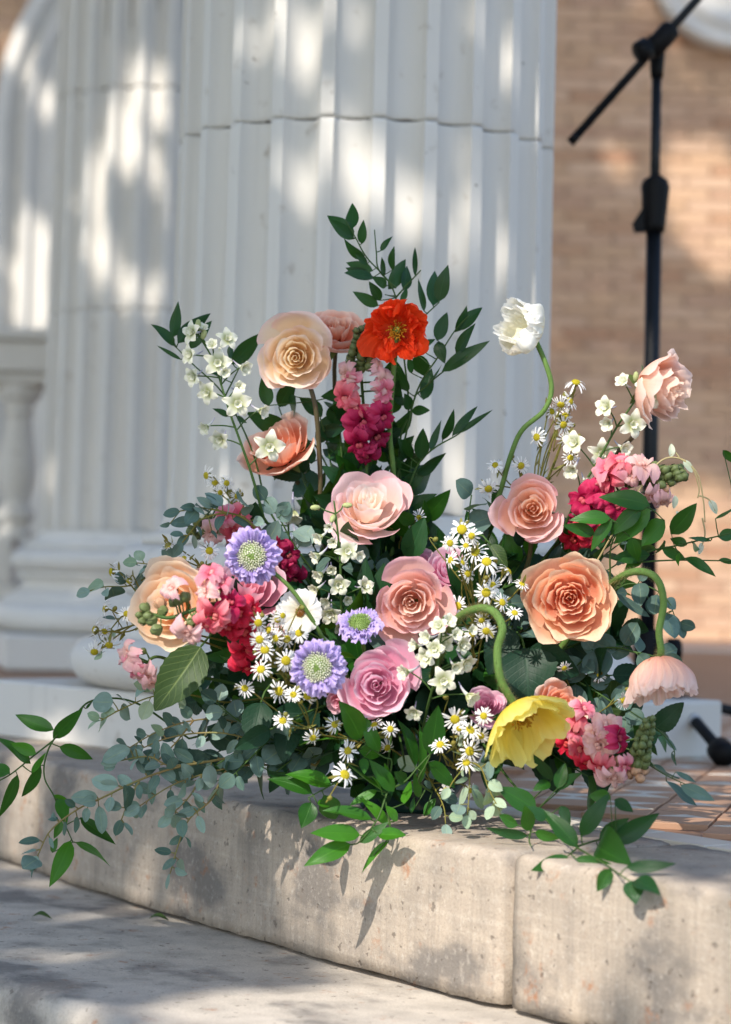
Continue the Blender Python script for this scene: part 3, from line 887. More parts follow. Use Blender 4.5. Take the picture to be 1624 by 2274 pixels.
# ------------------------------------------------------------------ roses
def bez(p0, p1, p2, p3, v):
    v = np.asarray(v)[..., None]
    return (1 - v) ** 3 * np.array(p0) + 3 * (1 - v) ** 2 * v * np.array(p1) + 3 * (1 - v) * v * v * np.array(p2) + v ** 3 * np.array(p3)
def rose(name, label, px, py, d, rpx, axis, mat, seed, n=27, op=1.0, sq=1.0, ruffle=1.0, stem='stem_brown', leaves=0, spin=None, wcol=1.0, group=None, via=None, zs=1.1):
    r_ = np.random.default_rng(seed)
    c = P(px, py, d)
    R = rpx * d / FPX * .90
    fr = frame(axis, r_.uniform(0, 6.28) if spin is None else spin)
    back = -fr[2]
    sb = c + back * R * .66 * zs
    if via is not None: path = catmull([sb] + [P(*q) for q in via] + [bowl_in(P(*via[-1]))], 8)
    else: path = stem_to_bowl(sb, back)
    root = thing(name, label, 'rose', path[-1], group)
    nu, nv = 19, 12
    u, v = np.meshgrid(np.linspace(-1, 1, nu), np.linspace(0, 1, nv), indexing='ij')
    phi = r_.uniform(0, 6.28); ox = r_.uniform(0, 6.28)
    for k in range(n):
        t = k / (n - 1)
        phi += 2.39996 + r_.normal(0, .38)
        rho = .014 + .95 * t ** 1.16 * (1 + r_.normal(0, .025 + .04 * t))
        rho = rho if t < .4 else .014 + (rho - .014) * op
        zr = .07 - .07 * min(1, t / .25) ** 2 + .05 * math.sin(min(1, max(0, t - .1) / .4) * math.pi) - .36 * op * max(0, t - .45) ** 1.3 + r_.normal(0, .02 + .035 * t)
        w = 1.5 - .55 * t ** .8 + r_.normal(0, .14)
        e = .16 + .26 * t
        pw = 2.6 - .9 * t
        k3 = r_.uniform(0, 6.28)
        ve = v * (1 - e * np.abs(u) ** pw) * (1 - .035 * (1 + np.cos(4.2 * u + k3)) * (.3 + t))
        zb = -.34 - .34 * min(1, t / .4)
        B = bez((.02 + .05 * t, zb), (rho * .72 + .04 + .1 * t, zb + .03 + .06 * t), (rho * 1.02 + .03 * (1 - t), zr - .22 + .06 * t), (rho, zr), ve)
        r, z = B[..., 0], B[..., 1]
        cl = (.03 + .15 * t ** 1.0) * r_.uniform(.3, 1.7)
        s = np.clip((ve - .68) / .32, 0, 1)
        ph = r_.uniform(0, 6.28, 6)
        au = np.abs(u)
        edge = .45 + .9 * au ** 1.8
        r = r + cl * s ** 2 * edge * (1 - .5 * au ** 4)
        z = z - cl * .85 * s ** 2.2 * edge * (.35 + .75 * t)
        r = r * (1 + r_.uniform(-.02, .15) * (1 - .4 * t) * u * (.3 + .7 * ve))
        wav = (np.sin(u * 3.6 + ph[0]) * .6 + np.sin(u * 8.0 + ph[1]) * .35 + np.sin(u * 17 + ph[2]) * .22 + np.sin(u * 27 + ph[4]) * .12)
        z = z + ruffle * (.02 + .056 * t) * wav * s ** 1.1 + r_.normal(0, .04) * t * u * s
        r = r + ruffle * (.010 + .030 * t) * (np.sin(u * 5.5 + ph[3]) + .5 * np.sin(u * 12 + ph[4])) * s
        z = z + .02 * t * np.sin(v * 5 + u * 2.5 + ph[5])
        a = phi + u * w * (.5 + .5 * np.clip(ve, 0, 1) ** .6)
        off = (1 - t) * .07
        V = np.stack([r * np.cos(a) + off * math.cos(ox), r * np.sin(a) * sq + off * math.sin(ox), z * zs], -1).reshape(-1, 3) * R
        wt = np.clip((t - .25) / .65, 0, 1) * wcol
        A = np.stack([u, (v if t > .3 else .30 * (1 - t / .3) + v * (1 - .30 * (1 - t / .3))), np.full_like(u, wt)], -1)
        mb = MB(); mb.add(V @ fr + c, gridf(nu, nv), A); mb.build('petal', PET[mat], root)
    # calyx, sepals, stem
    mb = MB()
    lathe(mb, [(.02 * R, -.78 * R * zs), (.12 * R, -.72 * R * zs), (.13 * R, -.62 * R * zs), (.06 * R, -.55 * R * zs)], c, 10, fr)
    for k in range(5):
        a0 = k * 1.2566 + .3
        vv = np.linspace(0, 1, 6); uu = np.array([-1, 0, 1])
        U, VV = np.meshgrid(uu, vv, indexing='ij')
        wd = .09 * np.sin(math.pi * np.clip(VV * .85 + .12, 0, 1))
        rr = .1 + .42 * VV
        zz = -.66 * zs - .05 * VV + .12 * VV ** 2 * (k % 2) - .1 * VV ** 2
        x = rr * math.cos(a0) - U * wd * math.sin(a0); y = rr * math.sin(a0) + U * wd * math.cos(a0)
        mb.add((np.stack([x, y, zz], -1).reshape(-1, 3) * R) @ fr + c, gridf(3, 6))
    mb.build('calyx', MAT['sepal'], root)
    mb = MB(); tube(mb, path, .0026, .003, 8); mb.build('stem', MAT[stem], root)
    for k in range(leaves):
        q = path[3 + k * 2]
        ax = unit(r_.normal(0, 1, 3) + np.array([0, -.5, .3]))
        rose_leaf(root, q, q + ax * .05, .62, AX(r_.uniform(-.5, .5), r_.uniform(-.5, .5), 1), MAT['rose_leaf_dark'])
    return root

# ------------------------------------------------------------------ leaves
def surf_depth(x, y):
    """distance at which the line of sight meets the stone kerb"""
    r = P(x, y, 1.0) - CAM
    o = CAM[:2] - ARC_O; q = r[:2]
    A_, B_, C_ = q @ q, 2 * o @ q, o @ o - ARC_R ** 2
    D_ = B_ * B_ - 4 * A_ * C_
    if D_ < 0: return 99
    t = (-B_ - math.sqrt(D_)) / (2 * A_)
    z = CAM_Z + t * r[2]
    if z < 0: return t if z > -.15 else 99
    return -CAM_Z / r[2] if r[2] < 0 else 99
def PS(x, y, d, gap_=.016): return P(x, y, min(d, surf_depth(x, y) - gap_))
def leaf_geo(base, tip, wr, nrm, shape, bend=.08, fold=.12, var=.5, seed=0):
    ax = tip - base
    Ln = np.linalg.norm(ax)
    ax = ax / (Ln + 1e-9)
    nrm = unit(nrm - ax * np.dot(nrm, ax))
    side = np.cross(ax, nrm)
    nu, nv = (5, 9) if shape != 'rose' else (7, 19)
    u, v = np.meshgrid(np.linspace(-1, 1, nu), np.linspace(0, 1, nv), indexing='ij')
    if shape == 'ruscus': w = np.sin(math.pi * np.clip(v, 0, 1) ** .82) ** .85 * (1 - .25 * v) * 1.08
    elif shape == 'euc': w = np.sin(math.pi * v ** .9) ** .62
    elif shape == 'lance': w = np.sin(math.pi * v ** .9) ** .9
    else:
        w = np.sin(math.pi * np.clip(v, 0, 1) ** .78) ** .75 * (1 - .12 * v)
        w = w * (1 + .06 * (np.arange(nv) % 2)[None, :] * (np.abs(u) > .9))
    W = wr * Ln * .56
    r_ = random.Random(seed)
    tw = r_.uniform(-.5, .5)
    n = bend * Ln * (v - v * v) * 4 * .5 - bend * Ln * v * v * .6 + fold * W * np.abs(u) ** 1.2 * w + .06 * W * np.sin(v * 9 + r_.uniform(0, 6)) * np.abs(u)
    sd = u * w * W
    ca, sa = np.cos(tw * v), np.sin(tw * v)
    n2 = n + sd * sa
    sd = sd * ca + r_.uniform(-.08, .08) * Ln * v * v
    V = base + v[..., None] * Ln * ax + sd[..., None] * side + n2[..., None] * nrm
    A = np.stack([u, v, np.full_like(u, var)], -1)
    return V.reshape(-1, 3), gridf(nu, nv), A.reshape(-1, 3)
def rose_leaf(root, b, t, wr, nrm, mat, name='leaf'):
    mb = MB(); mb.add(*leaf_geo(np.asarray(b), np.asarray(t), wr, nrm, 'rose', .12, .2, RNG.uniform(.2, .8), int(RNG.integers(1e6))))
    return mb.build(name, mat, root)
def sprig(name, label, stems, leaves, mat, shape='ruscus', smat='stem', r=.0014, cat='foliage', group=None, bowl_stem=True, auto=None, wr=.36, seed=1, tilt=.55, dj=.012, mats=None, djs=None):
    """stems: lists of (x, y, depth); leaves: (bx, by, tx, ty[, width ratio]) in the same grid"""
    r_ = np.random.default_rng(seed)
    S = [catmull([PS(*q) for q in st], 8) for st in stems]
    px = [np.array(st, float) for st in stems]
    first = S[0][0]
    if bowl_stem:
        bi = bowl_in(first)
        mid = (first + bi) / 2 + np.array([0, 0, .02])
        S[0] = np.vstack([catmull([bi, mid, first], 6)[:-1], S[0]])
    root = thing(name, label, cat, S[0][0], group)
    mb = MB()
    for k, s in enumerate(S): tube(mb, s, r * (1 if k == 0 else .75), r * .45, 6)
    allp = np.vstack(S)
    def proj(q):
        d = (q - CAM) @ FW
        return np.array([CX + FPX * ((q - CAM) @ RT) / d, CY - FPX * ((q - CAM) @ UP) / d, d])
    AP = np.array([proj(q) for q in allp])
    todo = []
    for lf in leaves:
        bx, by, tx, ty = lf[:4]
        w_ = lf[4] if len(lf) > 4 else wr
        i = np.argmin((AP[:, 0] - bx) ** 2 + (AP[:, 1] - by) ** 2)
        d0 = AP[i, 2] + r_.uniform(-.3, .3) * dj
        d1 = d0 + r_.uniform(-1, 1) * dj * 1.8 + (djs or 0)
        todo.append((PS(bx, by, d0), PS(tx, ty, d1), w_, allp[i]))
    if auto:
        sp, ln, ang, w_ = auto
        for s in (S if not bowl_stem else [S[0][10:]] + S[1:]):
            seg = np.linalg.norm(np.diff(s, axis=0), axis=1); cum = np.concatenate([[0], np.cumsum(seg)])
            pos = sp * .5; sd = 1
            while pos < cum[-1]:
                i = min(np.searchsorted(cum, pos), len(s) - 1)
                tg = unit(s[i] - s[max(i - 1, 0)])
                vw = unit(CAM - s[i])
                lat = unit(np.cross(tg, vw + r_.normal(0, .55, 3)))
                a = ang * r_.uniform(.7, 1.3)
                ax = unit(tg * math.cos(a) + lat * sd * math.sin(a) + r_.normal(0, .18, 3))
                l_ = ln * r_.uniform(.7, 1.2) * (1 - .35 * pos / cum[-1])
                b_ = s[i] + ax * .004
                todo.append((b_, b_ + ax * l_, w_ * r_.uniform(.85, 1.15), s[i]))
                sd = -sd; pos += sp * r_.uniform(.7, 1.3)
            ax = unit(s[-1] - s[-3]); todo.append((s[-1], s[-1] + ax * ln * .7, w_, s[-1]))
    for k, (b_, t_, w_, near) in enumerate(todo):
        vw = unit(CAM - b_)
        nrm = vw + r_.normal(0, tilt, 3) + np.array([0, 0, .35])
        mm = mat if mats is None else mats[int(r_.integers(len(mats)))]
        m2 = MB(); m2.add(*leaf_geo(b_, t_, w_, nrm, shape, r_.uniform(-.05, .16), r_.uniform(.05, .3), r_.uniform(0, 1), int(r_.integers(1e6))))
        m2.build('leaf', MAT[mm], root)
        if np.linalg.norm(b_ - near) > .001: tube(mb, [near, (near + b_) / 2, b_ + (t_ - b_) * .03], r * .5, r * .4, 4)
    mb.build('stem', MAT[smat], root)
    return root
def Z(ox, oy, k):
    """leaf list measured in an enlarged view -> the common grid"""
    return lambda rows: [tuple([ox + q[0] / k, oy + q[1] / k, ox + q[2] / k, oy + q[3] / k] + list(q[4:])) for q in rows]

# ------------------------------------------------------------------ poppies
def hairy_stem(root, path, r, mat='poppy_stem', hairs=1.0, rng=None):
    mb = MB(); tube(mb, path, r, r, 10); mb.build('stem', MAT[mat], root)
    r_ = rng or RNG
    hb = MB()
    n = int(1100 * hairs)
    for k in range(n):
        i = int(r_.integers(1, len(path) - 1)); f_ = r_.uniform()
        p = path[i] * (1 - f_) + path[i - 1] * f_
        tg = unit(path[i] - path[i - 1])
        a = unit(np.cross(tg, r_.normal(0, 1, 3)))
        b_ = p + a * r * .9; t_ = p + a * (r + r_.uniform(.002, .0046)) + tg * r_.uniform(-.001, .001)
        s_ = np.cross(tg, a) * .00016
        hb.add([b_ - s_, b_ + s_, t_], [[0, 1, 2]])
    tag(hb.build('hairs', MAT['hair'], root), kind='stuff')
def poppy(name, label, px, py, d, rpx, axis, mat, seed, prof, npet=6, crink=1.0, path=None, hw=.95, rim=.12, stamens=True, stem_r=.0028, hairs=1.0, rimvar=.12, stretch=1.0, pleat=.25, inner=.9):
    r_ = np.random.default_rng(seed)
    c = P(px, py, d); R = rpx * d / FPX
    fr = frame(axis, r_.uniform(0, 6.28))
    pth = catmull([c - fr[2] * R * (-prof[0][1]) * stretch] + [P(*q) for q in path], 8)
    bi = bowl_in(pth[-1])
    pth = np.vstack([pth, catmull([pth[-1], (pth[-1] + bi) / 2 + np.array([0, 0, .01]), bi], 5)[1:]])
    root = thing(name, label, 'poppy', pth[-1])
    nu, nv = 49, 17
    u, v = np.meshgrid(np.linspace(-1, 1, nu), np.linspace(0, 1, nv), indexing='ij')
    for k in range(npet):
        lay = k % 2
        phi = k * 2 * math.pi / npet * 1.0 + r_.normal(0, .12)
        ve = v * (1 - .16 * np.abs(u) ** 3) * (1 - r_.uniform(0, 1) * rimvar)
        sc = 1 if not lay else inner
        B = bez(*[(q[0] * (sc if i else 1), q[1]) for i, q in enumerate(prof)], ve)
        r, z = B[..., 0], B[..., 1]
        ph = r_.uniform(0, 6.28, 8)
        fold = (np.sin(u * 19 + ph[0] + 1.5 * v) * .3 + np.sin(u * 31 + ph[1] - 2 * v) * .3 + np.sin(u * 47 + ph[2]) * .2)
        cr = np.zeros_like(u)
        for q in range(9):
            kk = r_.normal(0, 1, 2); kk *= r_.uniform(1.5, 6.5) / np.linalg.norm(kk)
            cr = cr + np.sin(kk[0] * u * 1.6 + kk[1] * v * 1.6 + r_.uniform(0, 6.28)) / (1 + .25 * np.linalg.norm(kk))
        cr = cr * .55
        am = crink * (.012 + .085 * v ** 1.3)
        r = r + am * (cr + pleat * fold)
        z = z + rim * crink * v ** 4 * (np.sin(u * 6 + ph[6]) + .6 * np.sin(u * 13 + ph[7]) + .4 * np.sin(u * 27 + ph[3])) * .5 + am * .7 * cr
        a = phi + u * hw * (.35 + .65 * np.clip(v, 0, 1) ** .5) + .06 * crink * np.sin(v * 6 + ph[4]) * v
        V = np.stack([r * np.cos(a), r * np.sin(a), z * stretch], -1).reshape(-1, 3) * R
        A = np.stack([u, v, np.full_like(u, lay)], -1)
        mb = MB(); mb.add(V @ fr + c, gridf(nu, nv), A); mb.build('petal', PET[mat], root)
    if stamens:
        mb = MB(); z0 = prof[0][1]
        for k in range(90):
            a = r_.uniform(0, 6.28); q = r_.uniform(.05, .34); h = r_.uniform(.28, .42)
            b_ = np.array([.1 * math.cos(a), .1 * math.sin(a), z0 + .05]); t_ = np.array([q * math.cos(a), q * math.sin(a), z0 + h])
            m_ = np.array([-math.sin(a), math.cos(a), 0]) * .008
            up = unit(t_ - b_)
            mb.add(np.array([b_ - m_, b_ + m_, t_ + m_, t_ - m_]) * R @ fr + c, [[0, 1, 2, 3]])
            e = np.cross(up, m_ / .008)
            pts = [t_ + up * .05, t_ + m_ * 3, t_ + e * .025, t_ - m_ * 3, t_ - e * .025, t_ - up * .03]
            mb.add(np.array(pts) * R @ fr + c, [[0, 1, 2], [0, 2, 3], [0, 3, 4], [0, 4, 1], [5, 2, 1], [5, 3, 2], [5, 4, 3], [5, 1, 4]])
        tag(mb.build('stamens', MAT['stamen'], root), kind='stuff')
        mb = MB(); lathe(mb, [(.0, z0), (.09 * R / R, z0 + .03), (.12, z0 + .15), (.1, z0 + .26), (.13, z0 + .28), (.0, z0 + .31)], (0, 0, 0), 12)
        mb.v = [q * R @ fr + c for q in mb.v]; mb.build('ovary', MAT['ovary'], root)
    hairy_stem(root, pth, stem_r, hairs=hairs, rng=r_)
    return root

# ------------------------------------------------------------------ scabiosa
def scabiosa(label, px, py, d, rpx, axis, seed, path, green=0.0, dome=.46, tight=1.0):
    r_ = np.random.default_rng(seed)
    c = P(px, py, d); R = rpx * d / FPX
    fr = frame(axis, r_.uniform(0, 6.28))
    pth = catmull([c - fr[2] * R * .3] + [P(*q) for q in path], 8)
    pth = np.vstack([pth, catmull([pth[-1], (pth[-1] + bowl_in(pth[-1])) / 2, bowl_in(pth[-1])], 4)[1:]])
    root = thing('scabiosa', label, 'scabiosa', pth[-1])
    nu, nv = 11, 7
    u, v = np.meshgrid(np.linspace(-1, 1, nu), np.linspace(0, 1, nv), indexing='ij')
    for row, (cnt, r1, z1, w) in enumerate(((14, 1.0, -.10, .32), (15, .94, .04, .28), (15, .84, .16, .24), (13, .70, .24, .18))):
        for k in range(cnt):
            a0 = (k + .5 * row + r_.normal(0, .28)) / cnt * 6.2832
            rr = r1 * r_.uniform(.82, 1.1)
            ph = r_.uniform(0, 6.28, 3)
            lob = 1 - .12 * np.abs(u) ** 2 + .08 * np.cos(u * 6.5 + ph[2])
            r = .36 + (rr - .36) * v * lob
            z = -.02 + (z1 + .06) * v + .10 * np.sin(v * 3.0) * (1 - .3 * row) + .13 * v ** 1.5 * np.sin(u * 4.5 + ph[0]) + .09 * v * np.sin(u * 10 + ph[1]) + r_.normal(0, .08) * v - .1 * v ** 3 * r_.uniform(0, 1)
            sd = u * w * (.35 + .65 * v ** .7) * r_.uniform(.9, 1.15)
            x = r * math.cos(a0) - sd * math.sin(a0); y = r * math.sin(a0) + sd * math.cos(a0)
            mb = MB(); mb.add(np.stack([x, y, z], -1).reshape(-1, 3) * R @ fr + c, gridf(nu, nv), np.stack([u, v, np.full_like(u, r_.uniform())], -1))
            mb.build('petal', PET['lilac'], root)
    mbw, mbg = MB(), MB()
    n = 150
    for k in range(n):
        q = math.sqrt((k + .5) / n); a = k * 2.39996
        r = dome * q; z = .08 + .26 * math.sqrt(max(0, 1 - q * q * .9))
        nr = unit(np.array([r * math.cos(a) * 1.6, r * math.sin(a) * 1.6, .55 + r_.uniform(-.15, .15)]))
        b_ = np.array([r * math.cos(a), r * math.sin(a), z - .07])
        ln = r_.uniform(.09, .17) * (1 if q > .4 else .75)
        s_ = .024 if q > .4 else .03
        f2 = frame(nr)
        ring = [(s_ * .5, 0), (s_ * .8, ln * .5), (s_ * 1.25, ln * .85), (s_ * .9, ln), (0, ln * .93)]
        m_ = mbg if (q < .2 + green) else mbw
        t = MB(); lathe(t, ring, (0, 0, 0), 5)
        m_.add((t.v[0] @ f2 + b_) * R @ fr + c, t.f)
    tag(mbw.build('pincushion', MAT['scab_white'], root), kind='stuff') if mbw.n else None
    tag(mbg.build('pincushion_buds', MAT['scab_green'], root), kind='stuff')
    mb = MB(); lathe(mb, [(.0, -.3), (.3, -.22), (.44, -.02), (dome * .95, .1), (.3, .25), (0, .3)], (0, 0, 0), 16); mb.v = [q * R @ fr + c for q in mb.v]; mb.build('receptacle', MAT['scab_green'], root)
    mb = MB(); tube(mb, pth, .0021, .0023, 8); mb.build('stem', MAT['poppy_stem'], root)
    return root

# ------------------------------------------------------------------ daisies
def daisy_meshes(seed, n, droop, wd):
    r_ = np.random.default_rng(seed)
    mb = MB()
    for k in range(n):
        if r_.uniform() < .07: continue
        a = (k + r_.normal(0, .25)) / n * 6.2832
        ln = r_.uniform(.72, 1.08); w = wd * r_.uniform(.8, 1.15)
        rr = np.array([.25, .5, .78, .95, 1.0]) * ln; ww = np.array([.5, .85, 1, .8, .35]) * w
        zz = np.array([.02, .06, .03, -.02, -.05]) * 1.0 + droop * np.array([0, -.1, -.3, -.5, -.58]) + r_.normal(0, .02)
        dz = r_.normal(0, .12)
        V, f = [], []
        for i in range(5):
            for s in (-1, 0, 1):
                V.append((rr[i] * math.cos(a) - s * ww[i] * math.sin(a), rr[i] * math.sin(a) + s * ww[i] * math.cos(a), zz[i] + dz * rr[i] + abs(s) * ww[i] * .3))
        for i in range(4):
            for s in (0, 1):
                q = i * 3 + s; f.append([q, q + 3, q + 4, q + 1])
        mb.add(V, f)
    dm = MB()
    m_ = MB(); lathe(m_, [(.36, -.02), (.37, .04), (.33, .13), (.22, .2), (.1, .235), (0.001, .24)], (0, 0, 0), 14)
    dm.add(m_.v[0], m_.f)
    for k in range(70):
        q = math.sqrt((k + .5) / 70); a = k * 2.39996
        p = np.array([.36 * q * math.cos(a), .36 * q * math.sin(a), .03 + .21 * math.sqrt(1 - .95 * q * q)])
        s = .03
        dm.add(p + s * np.array([(1, 0, 0), (0, 1, 0), (-1, 0, 0), (0, -1, 0), (0, 0, 1.3)]), [[0, 1, 4], [1, 2, 4], [2, 3, 4], [3, 0, 4]])
    return mb.mesh('flower_head', MAT['ray']), dm.mesh('disc', MAT['disc'])
DAISY = [daisy_meshes(1, 22, .0, .075), daisy_meshes(2, 20, .25, .085), daisy_meshes(3, 24, .12, .07), daisy_meshes(4, 17, -.25, .08), daisy_meshes(5, 15, .7, .085), daisy_meshes(6, 19, .4, .07), daisy_meshes(7, 21, -.1, .065)]
def aster_spray(label, heads, d, seed, base=None, jit=.02, face=(0, -.15, 1), spread=.45, size=1.0, leaf=True):
    """heads: (x, y, diameter)"""
    r_ = np.random.default_rng(seed)
    H = []
    for hd in heads:
        x, y = hd[0], hd[1]; dm = hd[2] if len(hd) > 2 else 47
        dd = d + r_.uniform(-jit, jit)
        fx = face if len(hd) < 4 else hd[3]
        ax = unit(AX(*fx) + r_.normal(0, spread * 1.35, 3))
        H.append((P(x, y, dd), dm * size * .5 * dd / FPX * r_.uniform(.92, 1.2), ax))
    C_ = np.mean([h[0] for h in H], 0)
    b_ = P(*base) if base is not None else None
    bi = bowl_in(C_)
    fork = (C_ * .75 + bi * .25) + np.array([0, .03, -.02]) if b_ is None else b_
    root = thing('aster_spray', label, 'daisies', bi, 'white daisy-like aster sprays')
    mb = MB()
    main = catmull([bi, (bi + fork) / 2 + np.array([0, .0, .01]), fork], 6)
    tube(mb, main, .0016, .0012, 6)
    for (p, R, ax) in H:
        e = p - ax * R * .1
        dist = np.linalg.norm(e - fork)
        pth = catmull([fork, fork + (e - fork) * .5 - ax * dist * .12 + r_.normal(0, .004, 3), e - ax * R * .5, e], 5)
        tube(mb, pth, .0009, .0007, 5)
        t = MB(); lathe(t, [(.05, -.34), (.2, -.26), (.32, -.1), (.34, .0)], (0, 0, 0), 8)
        f2 = frame(ax, r_.uniform(0, 6.28))
        mb.add(t.v[0] * R @ f2 + p, t.f)
        if leaf:
            for k in range(4):
                i = int(r_.integers(2, len(pth) - 2)); ax2 = unit(r_.normal(0, 1, 3) + unit(e - fork))
                mb.add(*leaf_geo(pth[i], pth[i] + ax2 * r_.uniform(.008, .016), .22, r_.normal(0, 1, 3), 'lance'))
        va = int(r_.integers(len(DAISY)))
        o = inst('flower_head', DAISY[va][0], M4(p, f2, R), root)
        dsc = bpy.data.objects.new('disc', DAISY[va][1]); COL.objects.link(dsc); dsc.parent = o
    # unopened buds
    for k in range(max(2, len(H) // 3)):
        h = H[int(r_.integers(len(H)))]
        p = h[0] + r_.normal(0, .012, 3)
        t = MB(); lathe(t, [(.0, -.004), (.0022, -.002), (.0026, .0005), (.0016, .0026), (0, .003)], (0, 0, 0), 7)
        mb.add(t.v[0] @ frame(h[2]) + p, t.f)
        tube(mb, catmull([fork + (h[0] - fork) * .6, p - h[2] * .006, p], 4), .0007, .0006, 4)
    mb.build('stem', MAT['stem_pale'], root)
    return root

# ------------------------------------------------------------------ snapdragons
def snap_floret(seed):
    r_ = np.random.default_rng(seed)
    mb = MB()
    t = MB(); lathe(t, [(.05, 0), (.13, .06), (.15, .3), (.19, .5), (.235, .62)], (0, 0, 0), 12)
    V = t.v[0] * np.array([1, 1.1, 1])
    mb.add(V, t.f, np.stack([0 * V[:, 0], V[:, 2] * .9, 0 * V[:, 0]], 1))
    nu, nv = 9, 8
    u, v = np.meshgrid(np.linspace(-1, 1, nu), np.linspace(0, 1, nv), indexing='ij')
    def lobe(cx, ang, ln, wd, curl, z0, y0):
        ph = r_.uniform(0, 6.28, 3)
        w = wd * (.45 + .75 * np.sin(math.pi * np.clip(v * .62 + .14, 0, 1)))
        l_ = ln * v * (1 - .22 * np.abs(u) ** 2.5)
        side = u * w
        z = z0 + .24 * np.sin(v * 2.2) - curl * v ** 2 + .15 * v * np.sin(u * 3.5 + ph[0]) + .10 * v * np.sin(u * 8 + ph[1])
        dx, dy = math.sin(ang), math.cos(ang)
        x = cx + dx * l_ + dy * side; y = y0 + dy * l_ - dx * side
        mb.add(np.stack([x, y, z], -1), gridf(nu, nv), np.stack([u, .35 + .65 * v, 0 * u], -1))
    lobe(-.10, -.40, .70, .30, .42, .50, .10); lobe(.10, .40, .70, .30, .42, .50, .10)
    lobe(-.12, math.pi + .95, .56, .23, .34, .52, -.08); lobe(.12, math.pi - .95, .56, .23, .34, .52, -.08); lobe(0, math.pi, .50, .25, .26, .54, -.12)
    # palate: two swollen lobes closing the throat
    for sx in (-.1, .1):
        t = MB(); lathe(t, [(.0, .06), (.06, .05), (.09, .02), (.10, -.05), (.07, -.12)], (0, 0, 0), 10)
        V = t.v[0] * np.array([.9, 1.15, 1]) + np.array([sx * .7, -.04, .58])
        mb.add(V, t.f, np.stack([0 * V[:, 0], np.full(len(V), .8), np.full(len(V), .15)], 1))
    return mb
SNAPG = [snap_floret(s) for s in (1, 2, 3)]
SNAPM = {}
for key, mt in SNAP.items():
    SNAPM[key] = [g_.mesh('floret', mt) for g_ in SNAPG]
def _bud(pink):
    mb = MB(); lathe(mb, [(.0, 0), (.3, .12), (.46, .4), (.42, .75), (.22, 1.0), (.0, 1.08)], (0, 0, 0), 9)
    for k in range(5):
        a = k * 1.2566
        u, v = np.meshgrid(np.array([-1, 0, 1.]), np.linspace(0, 1, 5), indexing='ij')
        w = .26 * np.sin(math.pi * (.2 + .75 * v)); r = .12 + .42 * np.sin(v * 2.0); z = .0 + .72 * v
        x = r * math.cos(a) - u * w * math.sin(a); y = r * math.sin(a) + u * w * math.cos(a)
        mb.add(np.stack([x, y, z], -1), gridf(3, 5))
    return mb.mesh('bud', MAT['bud_pink' if pink else 'bud'])
BUD, BUDP = _bud(False), _bud(True)
CAL = MB()
for k in range(5):
    a = k * 1.2566
    u, v = np.meshgrid(np.array([-1, 0, 1.]), np.linspace(0, 1, 5), indexing='ij')
    w = .09 * np.sin(math.pi * (.25 + .7 * v)); r = .06 + .16 * np.sin(v * 1.8); z = -.03 + .26 * v
    CAL.add(np.stack([r * math.cos(a) - u * w * math.sin(a), r * math.sin(a) + u * w * math.cos(a), z], -1), gridf(3, 5))
CALM = CAL.mesh('calyx', MAT['sepal'])
def snapdragon(label, stem, florets, buds, seed, size=58, stem_r=.002, tobowl=True, group=None):
    """stem: points tip first; florets: (x, y, colour, right, down, towards[, size]) ; buds: (x, y, px[, pink])"""
    r_ = np.random.default_rng(seed)
    S = catmull([P(*q) for q in stem], 8)
    pts = S
    if tobowl:
        bi = bowl_in(S[-1]); pts = np.vstack([S, catmull([S[-1], (S[-1] + bi) / 2 + np.array([0, 0, .01]), bi], 5)[1:]])
    root = thing('snapdragon', label, 'snapdragon', pts[-1], group)
    mb = MB(); tube(mb, pts, stem_r * .7, stem_r, 8)
    def near(x, y):
        q = min(S, key=lambda s: np.hypot(CX + FPX * ((s - CAM) @ RT) / ((s - CAM) @ FW) - x, CY - FPX * ((s - CAM) @ UP) / ((s - CAM) @ FW) - y))
        return q, (q - CAM) @ FW
    for fl in florets:
        x, y, colr, ix, iy, tw = fl[:6]
        sz = (fl[6] if len(fl) > 6 else size)
        q, dd = near(x, y)
        dd = dd - .008 - tw * .008
        L_ = sz * dd / FPX * .86
        ax = AX(ix, iy, tw)
        c = P(x, y, dd) - ax * L_ * .45
        f0 = frame(ax)
        # keep the upper lip towards the stem tip
        up = S[0] - S[-1]
        up = unit(up - ax * np.dot(up, ax) + r_.normal(0, .1, 3))
        xx = np.cross(up, ax); f2 = np.array([unit(xx), unit(np.cross(ax, unit(xx))), ax])
        f2 = f2
        o = inst('floret', SNAPM[colr][int(r_.integers(3))], M4(c, f2, L_ ), root)
        k_ = bpy.data.objects.new('calyx', CALM); COL.objects.link(k_); k_.parent = o
        tube(mb, [q, (q + c) / 2, c + ax * L_ * .03], .0012, .001, 5)
    for bd_ in buds:
        x, y, pxs = bd_[:3]
        q, dd = near(x, y)
        dd += r_.uniform(-.012, .004)
        c = P(x, y, dd)
        ax = unit((c - q) * 1.0 + unit(S[0] - S[3]) * .012 + r_.normal(0, .002, 3))
        s_ = pxs * dd / FPX * .82
        inst('bud', BUDP if len(bd_) > 3 else BUD, M4(c - ax * s_ * .5, frame(ax, r_.uniform(0, 6)), s_), root)
        tube(mb, [q, c - ax * s_ * .4], .0009, .0008, 4)
    mb.build('stem', MAT['stem'], root)
    return root

